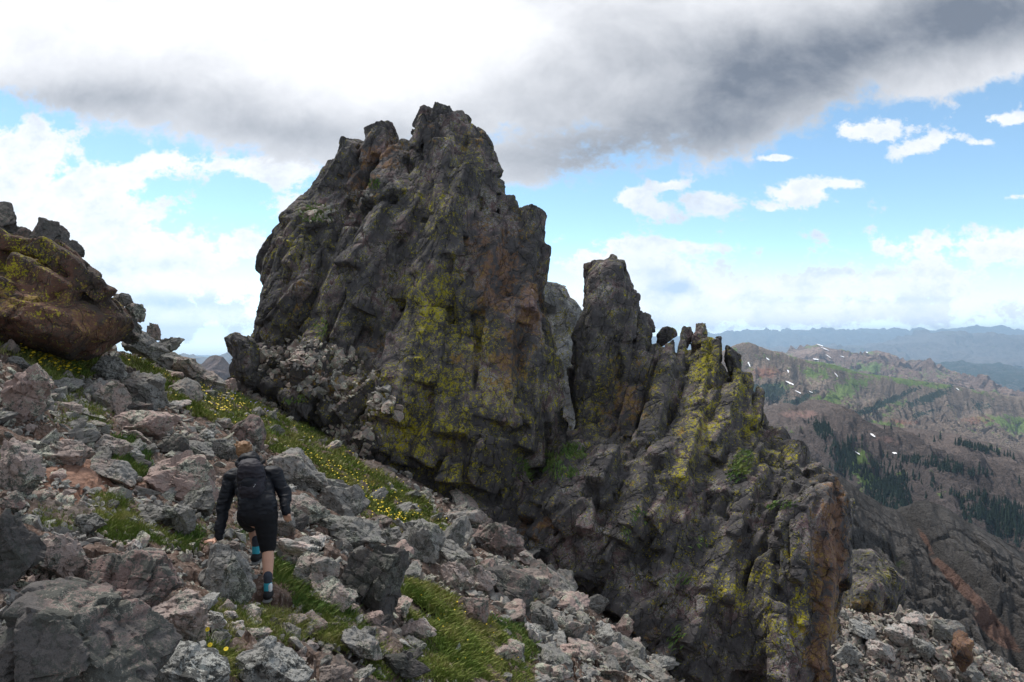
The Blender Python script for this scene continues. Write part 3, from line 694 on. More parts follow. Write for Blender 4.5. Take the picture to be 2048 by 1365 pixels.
# --- the great tower
bm = bmesh.new()
T_LEFT = [(510, 720), (516, 610), (534, 530), (558, 475), (598, 434), (628, 400), (640, 366), (664, 336), (690, 320), (740, 320), (790, 330), (810, 350), (850, 420), (870, 600), (860, 800), (860, 960), (700, 960), (600, 850)]
T_RIGHT = [(770, 420), (805, 350), (850, 300), (930, 290), (970, 330), (984, 360), (988, 378), (998, 384), (996, 408), (1020, 410), (1026, 438), (1055, 436), (1068, 456), (1068, 510), (1070, 570), (1068, 640), (1085, 700), (1105, 760), (1122, 830), (1130, 940), (1120, 1120), (960, 1150), (800, 1020), (770, 800), (760, 600)]
add_volume(bm, T_LEFT, 22.2, 28.5, .55, 700, 2.2)
add_volume(bm, T_RIGHT, 21.6, 27.0, .45, 700, 2.6)
add_volume(bm, [(862, 400), (905, 300), (950, 320), (985, 440), (985, 600), (950, 760), (870, 780), (828, 660), (832, 540)], 20.6, 24, .50, 700, 1.8)
add_volume(bm, [(835, 610), (900, 600), (990, 690), (1060, 850), (1070, 1000), (1060, 1130), (900, 1120), (760, 980), (725, 820), (770, 740)], 19.8, 24, .35, 800, 2.2)
add_volume(bm, [(1010, 480), (1062, 450), (1064, 620), (1084, 720), (1112, 850), (1060, 960), (1000, 880), (1010, 650)], 21.0, 24.5, .40, 700, 2.2)
add_volume(bm, [(690, 400), (760, 330), (830, 330), (850, 480), (800, 620), (700, 700), (640, 640), (650, 500)], 21.6, 25, .60, 650, 1.8)
add_volume(bm, [(462, 800), (466, 700), (482, 678), (520, 686), (570, 706), (660, 672), (760, 640), (850, 720), (880, 860), (860, 1010), (700, 960), (570, 870)], 19.4, 26, 1.1, 860, 2.0)
add_volume(bm, [(825, 300), (846, 232), (885, 240), (880, 330), (840, 400), (800, 380)], 22.6, 25.6, .4, 700, 2.6)
add_volume(bm, [(880, 320), (890, 240), (930, 250), (965, 290), (995, 345), (960, 420), (890, 420)], 21.6, 25.4, .4, 700, 2.4)
bm = coarse(bm, [(2.3, shear(24, 2.4), .34, .14, .25, .5), (1.1, shear(14, 2.2), .2, .14, .16, .4)], 21)
yT = lambda x, y: np.interp(y, [230, 400, 600, 800, 980], [24.2, 23.0, 21.9, 21.0, 20.0]) + abs(x - 900) / 300 * 1.4 + (.0 if x > 820 else .5)
T_ALL = [(530, 680), (535, 540), (600, 440), (650, 370), (700, 300), (760, 270), (840, 250), (950, 280), (1000, 410), (1070, 450), (1080, 620), (1120, 800), (1080, 900), (1010, 990), (880, 970), (720, 890), (560, 760)]
yT = front_of(coarse.V, yT)
rr = random.Random(31)
for (x0, y0, x1, y1, wd, o_) in [(935, 320, 850, 620, 80, .9), (905, 420, 840, 560, 60, 1.2), (985, 420, 965, 640, 60, .7), (1052, 445, 1040, 640, 46, .5), (1055, 560, 1085, 860, 46, .4), (1010, 600, 990, 860, 80, .5), (930, 640, 900, 900, 90, .6), (870, 620, 850, 780, 70, 1.0),
    (725, 440, 640, 660, 60, .6), (800, 420, 715, 640, 70, .7), (665, 470, 575, 650, 56, .5), (605, 450, 535, 660, 46, .5), (860, 440, 800, 620, 60, .9), (770, 640, 830, 780, 60, .5), (800, 300, 760, 420, 60, .6), (700, 300, 650, 400, 50, .3), (750, 330, 690, 400, 60, .6), (830, 640, 760, 860, 70, .8), (1000, 480, 940, 560, 40, .8), (960, 700, 1040, 800, 60, .8),
    (855, 238, 832, 340, 36, .2), (884, 245, 866, 350, 34, .5), (922, 250, 900, 350, 40, .4), (955, 280, 945, 400, 40, .3), (980, 320, 975, 420, 30, .2), (1015, 410, 1010, 520, 36, .2), (720, 700, 800, 780, 60, .5), (880, 820, 830, 930, 60, .7), (980, 860, 950, 980, 80, .6), (1060, 780, 1060, 940, 60, .5)]:
    rib(bm, x0, y0, x1, y1, wd, yT(x0, y0) - o_ * .3, yT(x1, y1) - o_ * .3, rr)
aT = lambda x, y: 30 if x < 790 else (18 if x < 860 else 5)
random_ribs(bm, T_ALL, yT, 110, (26, 60), (60, 170), aT, (-.25, .3), 51); random_ribs(bm, T_ALL, yT, 130, (14, 32), (30, 90), aT, (-.1, .2), 52)
sprinkle(bm, T_ALL, lambda x, y: yT(x, y) + .1, 60, (.3, .7), aT, 5, (.8, .9, 1.5))
sprinkle(bm, T_ALL, lambda x, y: yT(x, y), 110, (.15, .42), lambda x, y: 35 if x < 830 else 10, 6)
sprinkle(bm, [(470, 700), (600, 700), (760, 650), (860, 760), (840, 900), (720, 890), (560, 820), (465, 780)], yT, 120, (.12, .42), 50, 8, (1.2, 1, .8))
# tooth-like blocks along the skyline, and the two summits
add_volume(bm, [(804, 380), (806, 326), (820, 280), (838, 250), (856, 246), (884, 250), (915, 258), (944, 284), (950, 306), (968, 324), (980, 352), (976, 400), (900, 440)], 22.6, 25.4, .4, 700, 3.0)
rr = random.Random(2)
for (x0, y0, x1, y1, wd) in [(850, 230, 826, 300, 18), (872, 248, 858, 320, 30), (896, 246, 884, 320, 26), (926, 246, 912, 330, 34), (950, 268, 936, 350, 28), (984, 318, 972, 400, 26), (1000, 376, 984, 430, 20), (1024, 404, 1016, 480, 26), (1070, 432, 1062, 540, 38), (766, 256, 758, 320, 34), (744, 266, 730, 330, 22), (706, 292, 684, 360, 38), (664, 336, 644, 400, 26), (612, 420, 588, 470, 30), (568, 470, 548, 540, 26), (1076, 560, 1078, 660, 26)]:
    rib(bm, x0, y0, x1, y1, wd, 24.0 if x0 > 800 else 25.0, 23.6 if x0 > 800 else 24.6, rr)
add_volume(bm, [(660, 400), (664, 334), (684, 298), (722, 296), (739, 264), (764, 256), (785, 269), (789, 300), (796, 340), (770, 420)], 23.6, 26.6, .4, 700, 3.0)
rr = random.Random(3)
for (x, y, wd, hg, an, Yd) in [(846, 236, 14, 26, 22, 25), (868, 262, 24, 55, 6, 24.6), (912, 262, 28, 44, -8, 24.2), (945, 276, 22, 30, -25, 24.2), (764, 276, 26, 34, 0, 26), (745, 296, 20, 26, 20, 26), (704, 312, 26, 34, 24, 26), (668, 350, 26, 34, 26, 26), (640, 384, 16, 26, 20, 25.8), (973, 330, 22, 36, -10, 23.8), (992, 380, 16, 20, 10, 23.6), (1015, 424, 20, 30, 0, 23.4), (1058, 460, 26, 50, 0, 23.2), (1075, 540, 20, 60, 2, 23.2), (486, 710, 20, 44, 8, 21.6), (585, 470, 24, 40, 35, 24.2), (790, 330, 20, 40, 10, 25)]:
    k_ = Yd / F; add_block(bm, world(x, y, Yd), (wd * k_, wd * k_ * 1.1, hg * k_ * 1.0), an, rr, 14)
V, Fc = fuse(bm, .045)
V = fracture(V, Fc, [(.9, shear(14, 2.2), .05, .03, .14, .0), (.42, shear(20, 1.8), .035, .06, .07, .12), (.18, shear(20, 1.5), .014, .10, .012, .25)], 24, .012)
qx, qy = topx(V)
lich = spots(qx, qy, [(870, 620, 60, 90, .9, 10), (960, 680, 70, 60, .75), (900, 760, 60, 50, .8), (820, 850, 60, 70, .9, -30), (760, 820, 50, 40, .7), (900, 850, 60, 60, .75), (780, 760, 60, 30, .6), (940, 300, 30, 50, .5), (870, 420, 60, 60, .45), (1000, 800, 90, 120, .55), (620, 640, 60, 60, .4), (580, 500, 40, 60, .4), (900, 960, 90, 60, .6), (690, 770, 60, 30, .6), (850, 740, 40, 60, .7), (1110, 700, 30, 120, .45)])
rust = spots(qx, qy, [(1000, 560, 70, 140, .75, 5), (1020, 700, 60, 120, .7, 10), (960, 480, 50, 60, .6), (760, 310, 60, 40, .75), (720, 360, 50, 40, .6), (860, 260, 30, 50, .5), (950, 280, 40, 30, .55), (600, 600, 40, 70, .5), (1060, 620, 40, 100, .75), (930, 730, 60, 50, .5), (640, 760, 140, 40, .55, 15), (760, 690, 60, 40, .4)])
tower = mesh_obj('rock_tower', V, Fc, M_CRAG, attrs={'lichen': lich, 'rust': rust})
tag(tower, 'massive dark craggy rock tower with yellow lichen rising above the talus slope', 'rock tower')
TV, TF = V, Fc

lap('the pinnacled')
w_ = spots(qx, qy, [(640, 740, 120, 50, 1, 15), (720, 820, 90, 50, .8), (560, 720, 60, 30, .8), (650, 430, 60, 20, .7), (720, 400, 40, 20, .6), (700, 880, 100, 30, .8)]) * (vnormals(V, Fc)[:, 2] > .12); w_ = np.where(w_ > .3, w_, 0)
rgn = np.random.RandomState(8); I = rgn.choice(len(V), 1500, p=w_ / w_.sum()); r_ = (rgn.lognormal(0, .5, len(I)) * .085).clip(.04, .26)
tag(frag_mesh('scree', V[I] + np.array([0, -.02, .02]), r_, 19, M_SHARD), 'reddish loose blocks on the shoulder at the foot of the tower', 'scree', kind='stuff')
# --- the pinnacled ridge beyond the gully
bm = bmesh.new()
P_PIN = [(1160, 900), (1164, 760), (1166, 690), (1176, 640), (1182, 575), (1190, 550), (1204, 534), (1222, 522), (1244, 524), (1249, 548), (1247, 600), (1262, 640), (1290, 690), (1310, 770), (1300, 900), (1220, 920)]
add_volume(bm, P_PIN, 22.2, 25.6, .15, 700, 2.8)
add_volume(bm, [(1245, 660), (1245, 612), (1262, 606), (1270, 620), (1270, 640), (1290, 690), (1310, 760), (1270, 800)], 22.6, 24.8, .15, 700, 2.8)
add_volume(bm, [(1255, 930), (1270, 740), (1290, 716), (1340, 716), (1385, 724), (1400, 718), (1432, 718), (1440, 760), (1474, 780), (1495, 810), (1510, 830), (1515, 860), (1490, 930), (1400, 1000)], 21.6, 25.4, .2, 700, 2.6)
add_volume(bm, [(980, 1060), (1040, 960), (1120, 880), (1220, 860), (1320, 870), (1480, 850), (1530, 870), (1600, 925), (1650, 965), (1684, 985), (1686, 1040), (1680, 1150), (1650, 1300), (1640, 1500), (1300, 1560), (1160, 1380), (1060, 1200)], 17.6, 26, .75, 1150, 3.4)
add_volume(bm, [(1560, 1010), (1640, 975), (1682, 985), (1682, 1040), (1678, 1120), (1668, 1210), (1650, 1300), (1624, 1480), (1480, 1500), (1500, 1250), (1520, 1100)], 16.4, 21.5, .30, 1150, 3.5)
add_volume(bm, [(1070, 960), (1150, 900), (1280, 900), (1300, 1000), (1180, 1100), (1060, 1060)], 18.8, 24, .9, 1000, 2.4)
add_volume(bm, [(1380, 780), (1500, 760), (1500, 900), (1430, 1020), (1330, 1040), (1340, 900)], 20.2, 24, .5, 850, 2.4)
bm = coarse(bm, [(2.0, shear(28, 2.6), .32, .14, .25, .5), (1.0, shear(24, 2.4), .18, .14, .16, .4)], 47)
yR = lambda x, y: np.interp(y, [680, 850, 950, 1100, 1350], [22.8, 21.8, 20.6, 18.6, 16.6]) + (.5 if x < 1200 else 0) - max(0, x - 1500) / 200 * .6
R_ALL = [(1160, 880), (1300, 720), (1480, 760), (1510, 850), (1600, 910), (1680, 980), (1680, 1180), (1640, 1365), (1400, 1400), (1200, 1220), (1040, 1060)]
yR = front_of(coarse.V, yR)
rr = random.Random(37)
for (x0, y0, x1, y1, wd, o_) in [(1296, 656, 1284, 760, 26, .2), (1312, 684, 1300, 780, 20, .2), (1342, 680, 1330, 780, 22, .2), (1368, 676, 1352, 790, 22, .2), (1394, 676, 1384, 780, 20, .2), (1412, 672, 1400, 790, 20, .2), (1437, 668, 1424, 780, 22, .2), (1480, 730, 1462, 830, 24, .3), (1503, 756, 1484, 850, 22, .3), (1524, 774, 1506, 866, 20, .3), (1452, 772, 1440, 850, 24, .3), (1256, 582, 1250, 690, 26, .1), (1272, 580, 1264, 680, 20, .1), (1286, 640, 1280, 720, 22, .1), (1300, 700, 1255, 880, 46, .5), (1345, 700, 1290, 900, 46, .4), (1415, 700, 1370, 860, 50, .6), (1400, 830, 1340, 980, 50, .7), (1480, 770, 1430, 900, 40, .5), (1500, 880, 1440, 1010, 50, .6), (1560, 930, 1500, 1080, 50, .5), (1600, 1010, 1585, 1160, 60, .5), (1610, 1120, 1600, 1340, 50, .6), (1540, 1120, 1500, 1340, 60, .6), (1460, 1060, 1400, 1240, 60, .6), (1380, 1020, 1310, 1180, 60, .5), (1300, 960, 1230, 1100, 60, .5), (1210, 900, 1130, 1030, 60, .4), (1470, 1180, 1430, 1360, 60, .6), (1370, 1220, 1330, 1370, 60, .5), (1560, 1200, 1550, 1365, 50, .7), (1655, 985, 1650, 1180, 50, .5), (1655, 1150, 1630, 1350, 50, .4), (1180, 1000, 1110, 1120, 60, .3), (1270, 1120, 1220, 1240, 60, .4)]:
    rib(bm, x0, y0, x1, y1, wd, yR(x0, y0) - o_ * .3, yR(x1, y1) - o_ * .3, rr)
aR = lambda x, y: 27 if y < 1000 else (34 if x < 1400 else 14)
random_ribs(bm, R_ALL, yR, 150, (24, 54), (60, 170), aR, (-.25, .35), 61); random_ribs(bm, R_ALL, yR, 190, (12, 30), (30, 90), aR, (-.1, .2), 62)
sprinkle(bm, R_ALL, lambda x, y: yR(x, y) + .1, 60, (.25, .6), lambda x, y: 30, 15, (.8, .8, 1.5))
sprinkle(bm, R_ALL, lambda x, y: yR(x, y), 200, (.12, .38), lambda x, y: 40, 16, (1, .9, 1.4))
rr = random.Random(8)
add_volume(bm, [(1152, 890), (1150, 760), (1150, 690), (1164, 640), (1168, 578), (1178, 545), (1198, 524), (1222, 517), (1248, 520), (1253, 548), (1250, 600), (1246, 700), (1225, 880)], 22.0, 24.6, .15, 700, 4)
for (x, y, wd, hg, an, Yd) in [(1262, 600, 12, 24, 0, 24), (1210, 560, 34, 40, -4, 24.4), (1200, 640, 40, 70, 4, 24), (1208, 720, 46, 70, 6, 23.6), (1180, 800, 34, 80, 2, 23.4), (1420, 706, 22, 26, 5, 23), (1480, 780, 24, 40, 14, 22.6), (1508, 815, 18, 34, 20, 22.4), (1410, 780, 36, 60, 8, 22.4), (1310, 720, 16, 30, 10, 23.6), (1660, 975, 34, 16, 60, 19.6), (1630, 955, 30, 14, 60, 20.2), (1590, 925, 30, 14, 55, 21)]:
    k_ = Yd / F; add_block(bm, world(x, y, Yd), (wd * k_, wd * k_ * 1.1, hg * k_), an, rr, 14)
V, Fc = fuse(bm, .045)
V = fracture(V, Fc, [(.85, shear(24, 2.6), .05, .03, .14, .0), (.42, shear(30, 2.0), .035, .06, .07, .12), (.18, shear(30, 1.6), .014, .10, .012, .25)], 49, .012)
qx, qy = topx(V)
lich = spots(qx, qy, [(1410, 730, 34, 70, 1.0, 5), (1400, 850, 50, 90, .75, 20), (1480, 770, 26, 50, .8, 10), (1370, 930, 40, 60, .7, 25), (1240, 790, 60, 60, .6), (1500, 850, 24, 50, .9, 20), (1180, 830, 40, 60, .5), (1500, 930, 50, 30, .55), (1560, 910, 30, 30, .6), (1340, 1010, 60, 60, .4), (1640, 1180, 30, 90, .5), (1520, 1150, 40, 40, .5), (1480, 1180, 20, 60, .7), (1600, 1230, 26, 70, .8), (1300, 770, 30, 50, .45), (1660, 1250, 30, 80, .55), (1540, 1250, 20, 60, .7), (1440, 1150, 100, 80, .3)])
rust = spots(qx, qy, [(1250, 800, 60, 90, .7, 15), (1380, 880, 50, 50, .4), (1650, 1180, 40, 260, .85), (1672, 1080, 28, 160, 1.0), (1640, 1320, 30, 80, .9), (1280, 1020, 120, 60, .3), (1080, 1050, 100, 50, .5), (1500, 1090, 60, 40, .4), (1250, 1250, 200, 60, .4, 20), (1640, 1300, 40, 80, .8)])
ridge = mesh_obj('rock_ridge', V, Fc, M_CRAG, attrs={'lichen': lich, 'rust': rust})
tag(ridge, 'jagged dark rock ridge with a tall finger and a sheer orange-brown end wall', 'rock ridge')
RV, RF = V, Fc
# loose blocks balanced on its crest
for (x, y, wd, hg, ti, lab, Yd) in [
  (1291, 652, 34, 46, 8, 'square-shouldered block against the side of the tall rock finger', 23.7),
  (1330, 674, 42, 32, 4, 'small pointed block balanced on the ridge notch', 23.4),
  (1371, 674, 28, 36, 0, 'upright block, first of the pair of teeth on the ridge crest', 23.2),
  (1401, 668, 24, 38, -6, 'narrow tooth topped by a cap, second of the pair on the ridge crest', 23.0),
  (1424, 692, 36, 36, 0, 'flat-topped block with yellow lichen beside the narrow tooth', 22.7),
  (1461, 716, 34, 62, 14, 'slim oval slab leaning on the ridge crest against the valley', 22.5)]:
    o = rock(x, y, wd, hg, M_CRAG, lab, 'balanced_block', ti, Y=Yd, k=4, dep=.8, npl=9, cat='rock')
    if 'yellow' in lab:
        a = o.data.attributes['lichen']; a.data.foreach_set('value', np.full(len(a.data), .75, dtype=np.float32))

lap('rock peak')
# --- rock peak seen through the gap between tower and ridge
bm = bmesh.new()
add_volume(bm, [(1020, 1000), (1040, 640), (1078, 588), (1105, 578), (1130, 590), (1148, 620), (1165, 640), (1200, 680), (1260, 800), (1260, 1000)], 46, 60, .6, 700, 2.2)
add_volume(bm, [(1060, 1000), (1090, 700), (1130, 660), (1170, 720), (1200, 1000)], 42, 52, .6, 700, 2)
rr = random.Random(5)
for (x, y) in [(1090, 600), (1120, 605), (1105, 640), (1140, 640), (1130, 690), (1100, 720), (1150, 740), (1120, 780)]: add_block(bm, world(x, y, 46), (.9, 1, 1.3), 20, rr)
V, Fc = fuse(bm, .16)
V = fracture(V, Fc, [(3.0, shear(20, 1.6), .5, .16, .3, .6), (1.2, shear(20, 1.4), .2, .2, .15, .6), (.5, shear(20, 1.4), .06, .2, .05, .6)], 61)
tag(mesh_obj('rock_peak', V, Fc, M_PEAK, attrs={'lichen': np.full(len(V), .12), 'rust': np.full(len(V), .05)}), 'distant grey rock peak filling the gap between tower and ridge', 'rock peak')

lap('the rusty')
# --- the rusty outcrop and its neighbours on the skyline above the slope
bm = bmesh.new()
add_volume(bm, [(-120, 760), (-130, 480), (-40, 470), (40, 470), (78, 474), (110, 486), (150, 508), (185, 528), (208, 556), (224, 590), (246, 622), (262, 655), (240, 690), (185, 706), (120, 690), (60, 700)], 10.6, 14.5, .25, 600, 2.6)
add_volume(bm, [(-120, 640), (-100, 520), (20, 520), (90, 560), (150, 600), (170, 660), (100, 690)], 10.2, 12.5, .3, 600, 2.2)
bm = coarse(bm, [(1.7, shear(62, 2.2), .18, .2, .1, .8)], 73, .06); rr = random.Random(14)
for (x0, y0, x1, y1, wd, Yq) in [(60, 480, 200, 570, 50, 11.2), (110, 500, 225, 600, 44, 11.0), (20, 520, 160, 610, 60, 10.8), (0, 600, 140, 660, 60, 10.5), (120, 610, 235, 665, 60, 10.9), (150, 560, 240, 640, 40, 11.2), (-20, 480, 90, 500, 40, 11.4), (100, 650, 215, 700, 46, 11.0), (-30, 560, 60, 600, 50, 10.5), (40, 660, 130, 690, 40, 10.7)]:
    rib(bm, x0, y0, x1, y1, wd, Yq, Yq + .1, rr)
V, Fc = fuse(bm, .035)
V = fracture(V, Fc, [(.55, shear(62, 2.4), .04, .05, .07, .05), (.25, shear(60, 1.8), .015, .08, .02, .15), (.1, shear(60, 1.5), .006, .10, .005, .25)], 71, .008)
qx, qy = topx(V)
lich = spots(qx, qy, [(60, 510, 60, 20, .85, 30), (30, 540, 50, 26, .95), (15, 570, 20, 30, .9), (60, 600, 70, 22, .75, -10), (90, 625, 40, 12, .8), (200, 640, 60, 40, .3), (90, 480, 20, 24, .9)])
rust = spots(qx, qy, [(60, 600, 150, 90, .55), (180, 650, 90, 50, .68)])
tag(mesh_obj('outcrop', V, Fc, M_RUSTB, attrs={'lichen': lich, 'rust': rust}), 'large rusty brown outcrop with yellow lichen on the crest of the slope', 'rock outcrop')
for (x, y, wd, hg, ti, kd, lab, Yd) in [
  (-2, 458, 62, 92, 0, 'dark', 'rounded dark rock at the picture edge above the rusty outcrop', 13.5),
  (42, 474, 42, 46, 10, 'dark', 'small jagged dark rock behind the rusty outcrop beside the pyramid', 13.6),
  (98, 474, 78, 60, 0, 'dark', 'brown pyramid-shaped rock poking up behind the rusty outcrop', 13.6),
  (146, 500, 40, 26, -30, 'dark', 'flat dark stone on the back edge of the rusty outcrop', 13.4),
  (246, 598, 34, 24, 20, 'grey', 'small stone jutting over the skyline below the rusty outcrop', 14.0),
  (268, 632, 48, 42, -20, 'grey', 'square grey rock on the skyline below the jutting stone', 14.2),
  (258, 660, 60, 50, -20, 'dark', 'dark rock tucked under the lower end of the rusty outcrop', 13.6),
  (308, 664, 32, 30, 0, 'grey', 'cube-like stone on the crest between two slabs', 15.4),
  (344, 688, 44, 26, 14, 'grey', 'beak-shaped stone pointing out over the far peaks', 16.4),
  (288, 690, 90, 42, -25, 'grey', 'tilted grey slab just under the skyline stones', 14.6),
  (380, 735, 70, 34, -25, 'grey', 'low grey slab on the crest near the far peaks', 17.0),
  (490, 722, 54, 92, 0, M_CRAG, 'upright squarish rock at the near foot of the tower', 20.4),
  (460, 776, 40, 36, 0, 'pink', 'rust-red rock in the notch beside the tower', 19.6),
]:
    rock(x, y, wd, hg, kd, lab, 'boulder', ti, Y=Yd, npl=9)
print('placed rocks', len(placed))
lap('PART2')
#@@PART2
# ------------------------------------------------------------------ far terrain, each range where it stands
SHEETS = {}
def land2(name, rock, rock2, sc, relief, green=(.13, .20, .05), forest=(.025, .042, .03), red=(.26, .13, .09), snow=0.0, base_g=0.0, base_f=0.0):
    m, g, b = new_mat(name, .95, .1); p0 = g.pos(); p = g.vscale(p0, (1, .45, .8))
    n1 = g.noise(p, sc, 5, .6, .3); n2 = g.noise(p, sc * 4.5, 5, .7, .4); n3 = g.noise(p0, sc * 19, 4, .7)
    c = g.mix((n2 * 2.4 - .7).clamp(), rock, rock2)
    nz = g.sep(g.new('ShaderNodeNewGeometry').outputs['Normal'])[2]
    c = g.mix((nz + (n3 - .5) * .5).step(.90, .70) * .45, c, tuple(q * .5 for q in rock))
    c = g.mix((n2 * .6 + n3 * .6 + (n1 - .5) * .5).step(.60, .68) * .55, c, tuple(q * .38 for q in rock))
    c = g.mix((n3 * 2.4 - .75).clamp() * .4, c, tuple(q * .4 for q in rock))
    rd = (g.attr('red') + (n2 - .5) * .9).step(.4, .6); c = g.mix(rd * .9, c, g.mix(n3, tuple(q * .8 for q in red), tuple(q * 1.2 for q in red)))
    gr = (g.attr('green') + base_g + (nz - .9) * .6 + (n2 - .5) * 2.0 + (n1 - .5) * 1.2 + (n3 - .5) * .8).step(.34, .48)
    c = g.mix(gr * .85, c, g.mix(n3, tuple(q * .65 for q in green), tuple(q * 1.4 for q in green)))
    fo = (g.attr('forest') + base_f + (n2 - .5) * 1.8 + (n3 - .5) * 1.6).step(.40, .50)
    c = g.mix(fo * .95, c, forest)
    if snow:
        sn = (g.noise(g.vscale(p0, (1, .3, 2.2)), sc * 7, 3, .6) + (n1 - .5) * .3).step(.72 - snow, .735 - snow); c = g.mix(sn, c, (.75, .77, .8))
    g.link(c, b.inputs['Base Color']); g.link(g.bump(n3 + n2 * 1.5, 1.0, relief), b.inputs['Normal'])
    return m
def sheet(name, crest, Y, slope, drop, mat, nu=360, nv_=200, amp=.1, L=.12, back=.25, red=(), green=(), forest=(), jag=.004, seed=1, label=None, rid=1.0, front=None, fac=(), cliff=0., kc=100.):
    """a ridge whose crest runs along the given line of sight, falling towards the viewer and behind"""
    cx = np.array([q[0] for q in crest], float); cy = np.array([q[1] for q in crest], float)
    Yc = np.array(Y, float) * np.ones(len(cx)) if np.ndim(Y) == 0 else np.array(Y, float)
    pu = np.linspace(cx[0], cx[-1], nu); pyc = np.interp(pu, cx, cy); Yu = np.interp(pu, cx, Yc); D = Yu.mean()
    s = (pu - 1024) / F; X = s * Yu; zc = (682.5 - pyc) / F * Yu
    zc = zc + fbm(np.stack([X / (D * .02), X * 0, X * 0], 1), seed, 4) * jag * D
    t = np.concatenate([-np.linspace(1, 0, 24, endpoint=False) ** 1.5 * drop / slope * back, np.linspace(0, 1, nv_) ** 1.35 * (front or drop / slope)])
    XX = np.repeat(X[:, None], len(t), 1); T = np.repeat(t[None], nu, 0); YY_ = Yu[:, None] - T
    ta = np.abs(T); zz = zc[:, None] - slope * ta * (1 - .25 * np.minimum(ta * slope / drop, 1)) - cliff * (1 - np.exp(-(ta / kc) ** 1.5))
    # gullies and spurs running down the face
    q = np.stack([XX / (L * D) + .35 * T / (L * D), T / (L * D) * .33, XX * 0], -1).reshape(-1, 3)
    r_ = 1 - 2 * np.abs(fbm(q, seed + 3, 5, .55)); fade = np.minimum(ta * slope / (drop * .25), 1).ravel()
    f2 = fbm(q * 5.0, seed + 9, 4, .6)
    zz = zz.ravel() + (r_ * rid + f2 * .5) * amp * drop * (fade * .9 + .06)
    P = np.stack([XX.ravel(), YY_.ravel(), zz], 1)
    for fs, fh, fg in fac: P[:, 2] += facets(P, fs, seed + 50, shear(20, 1.6), fh, fg, fh * .6)[0].clip(-2.5 * fh, 2.5 * fh) * (fade * .93 + .07)
    qx, qy = topx(np.where(P[:, 1:2] > 1, P, 1.0)); vis = (T.ravel() > -1)
    P[:, 1] = np.minimum(P[:, 1], 25150)
    at = {}
    for nm, L_ in (('red', red), ('green', green), ('forest', forest)): at[nm] = spots(qx, qy, L_) * vis if L_ else np.zeros(len(P))
    o = mesh_obj(name, P, grid_faces(nu, len(t)), mat, smooth=False, attrs=at)
    tag(o, kind='structure'); SHEETS[name if name not in SHEETS else o.name] = (P, qx, qy, T.ravel()); return o
V_ROCK, V_ROCK2 = (.22, .145, .12), (.36, .25, .21)
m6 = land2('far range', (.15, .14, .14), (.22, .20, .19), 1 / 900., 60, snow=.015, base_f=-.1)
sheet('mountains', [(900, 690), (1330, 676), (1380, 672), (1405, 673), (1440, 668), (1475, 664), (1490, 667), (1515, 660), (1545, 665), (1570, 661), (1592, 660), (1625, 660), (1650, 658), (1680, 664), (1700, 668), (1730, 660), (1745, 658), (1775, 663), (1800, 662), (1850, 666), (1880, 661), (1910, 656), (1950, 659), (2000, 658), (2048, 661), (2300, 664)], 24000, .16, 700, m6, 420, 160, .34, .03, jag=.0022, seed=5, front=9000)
m7 = land2('blue range', (.17, .15, .15), (.26, .22, .2), 1 / 600., 50, base_f=.02, snow=.0)
sheet('mountains', [(1350, 715), (1500, 700), (1620, 694), (1700, 692), (1760, 692), (1800, 688), (1850, 676), (1882, 663), (1900, 662), (1930, 668), (1975, 676), (2010, 672), (2048, 673), (2300, 668)], 15000, .16, 620, m7, 380, 120, .3, .05, jag=.0016, seed=15)
m5 = land2('forest hills', (.10, .09, .08), (.15, .12, .1), 1 / 400., 40, base_f=.55)
sheet('hills', [(1500, 740), (1650, 722), (1750, 718), (1850, 722), (1900, 731), (1960, 728), (2048, 738), (2300, 745)], 9500, .16, 420, m5, 320, 120, .3, .06, jag=.0008, seed=25)
sheet('hills', [(1400, 720), (1600, 760), (1800, 768), (1900, 764), (2048, 748), (2300, 740)], 7800, .12, 300, m5, 300, 100, .3, .06, jag=.0008, seed=27)
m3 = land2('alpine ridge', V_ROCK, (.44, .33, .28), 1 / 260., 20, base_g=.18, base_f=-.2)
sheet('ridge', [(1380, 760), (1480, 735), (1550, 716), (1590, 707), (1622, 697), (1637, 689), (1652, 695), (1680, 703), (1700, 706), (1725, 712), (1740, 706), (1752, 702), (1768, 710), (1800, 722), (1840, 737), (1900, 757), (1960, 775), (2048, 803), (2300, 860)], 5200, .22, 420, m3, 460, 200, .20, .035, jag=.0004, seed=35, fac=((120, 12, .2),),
      green=[(1740, 738, 80, 10, .5), (1860, 750, 60, 12, .4), (1660, 730, 60, 8, .3)], forest=[(1700, 722, 60, 5, .7), (1850, 775, 220, 12, .8, 12), (1950, 785, 120, 10, .9, 15)])
m2 = land2('cirque ridge', (.20, .15, .125), (.44, .35, .27), 1 / 130., 12, base_g=.17, base_f=-.15)
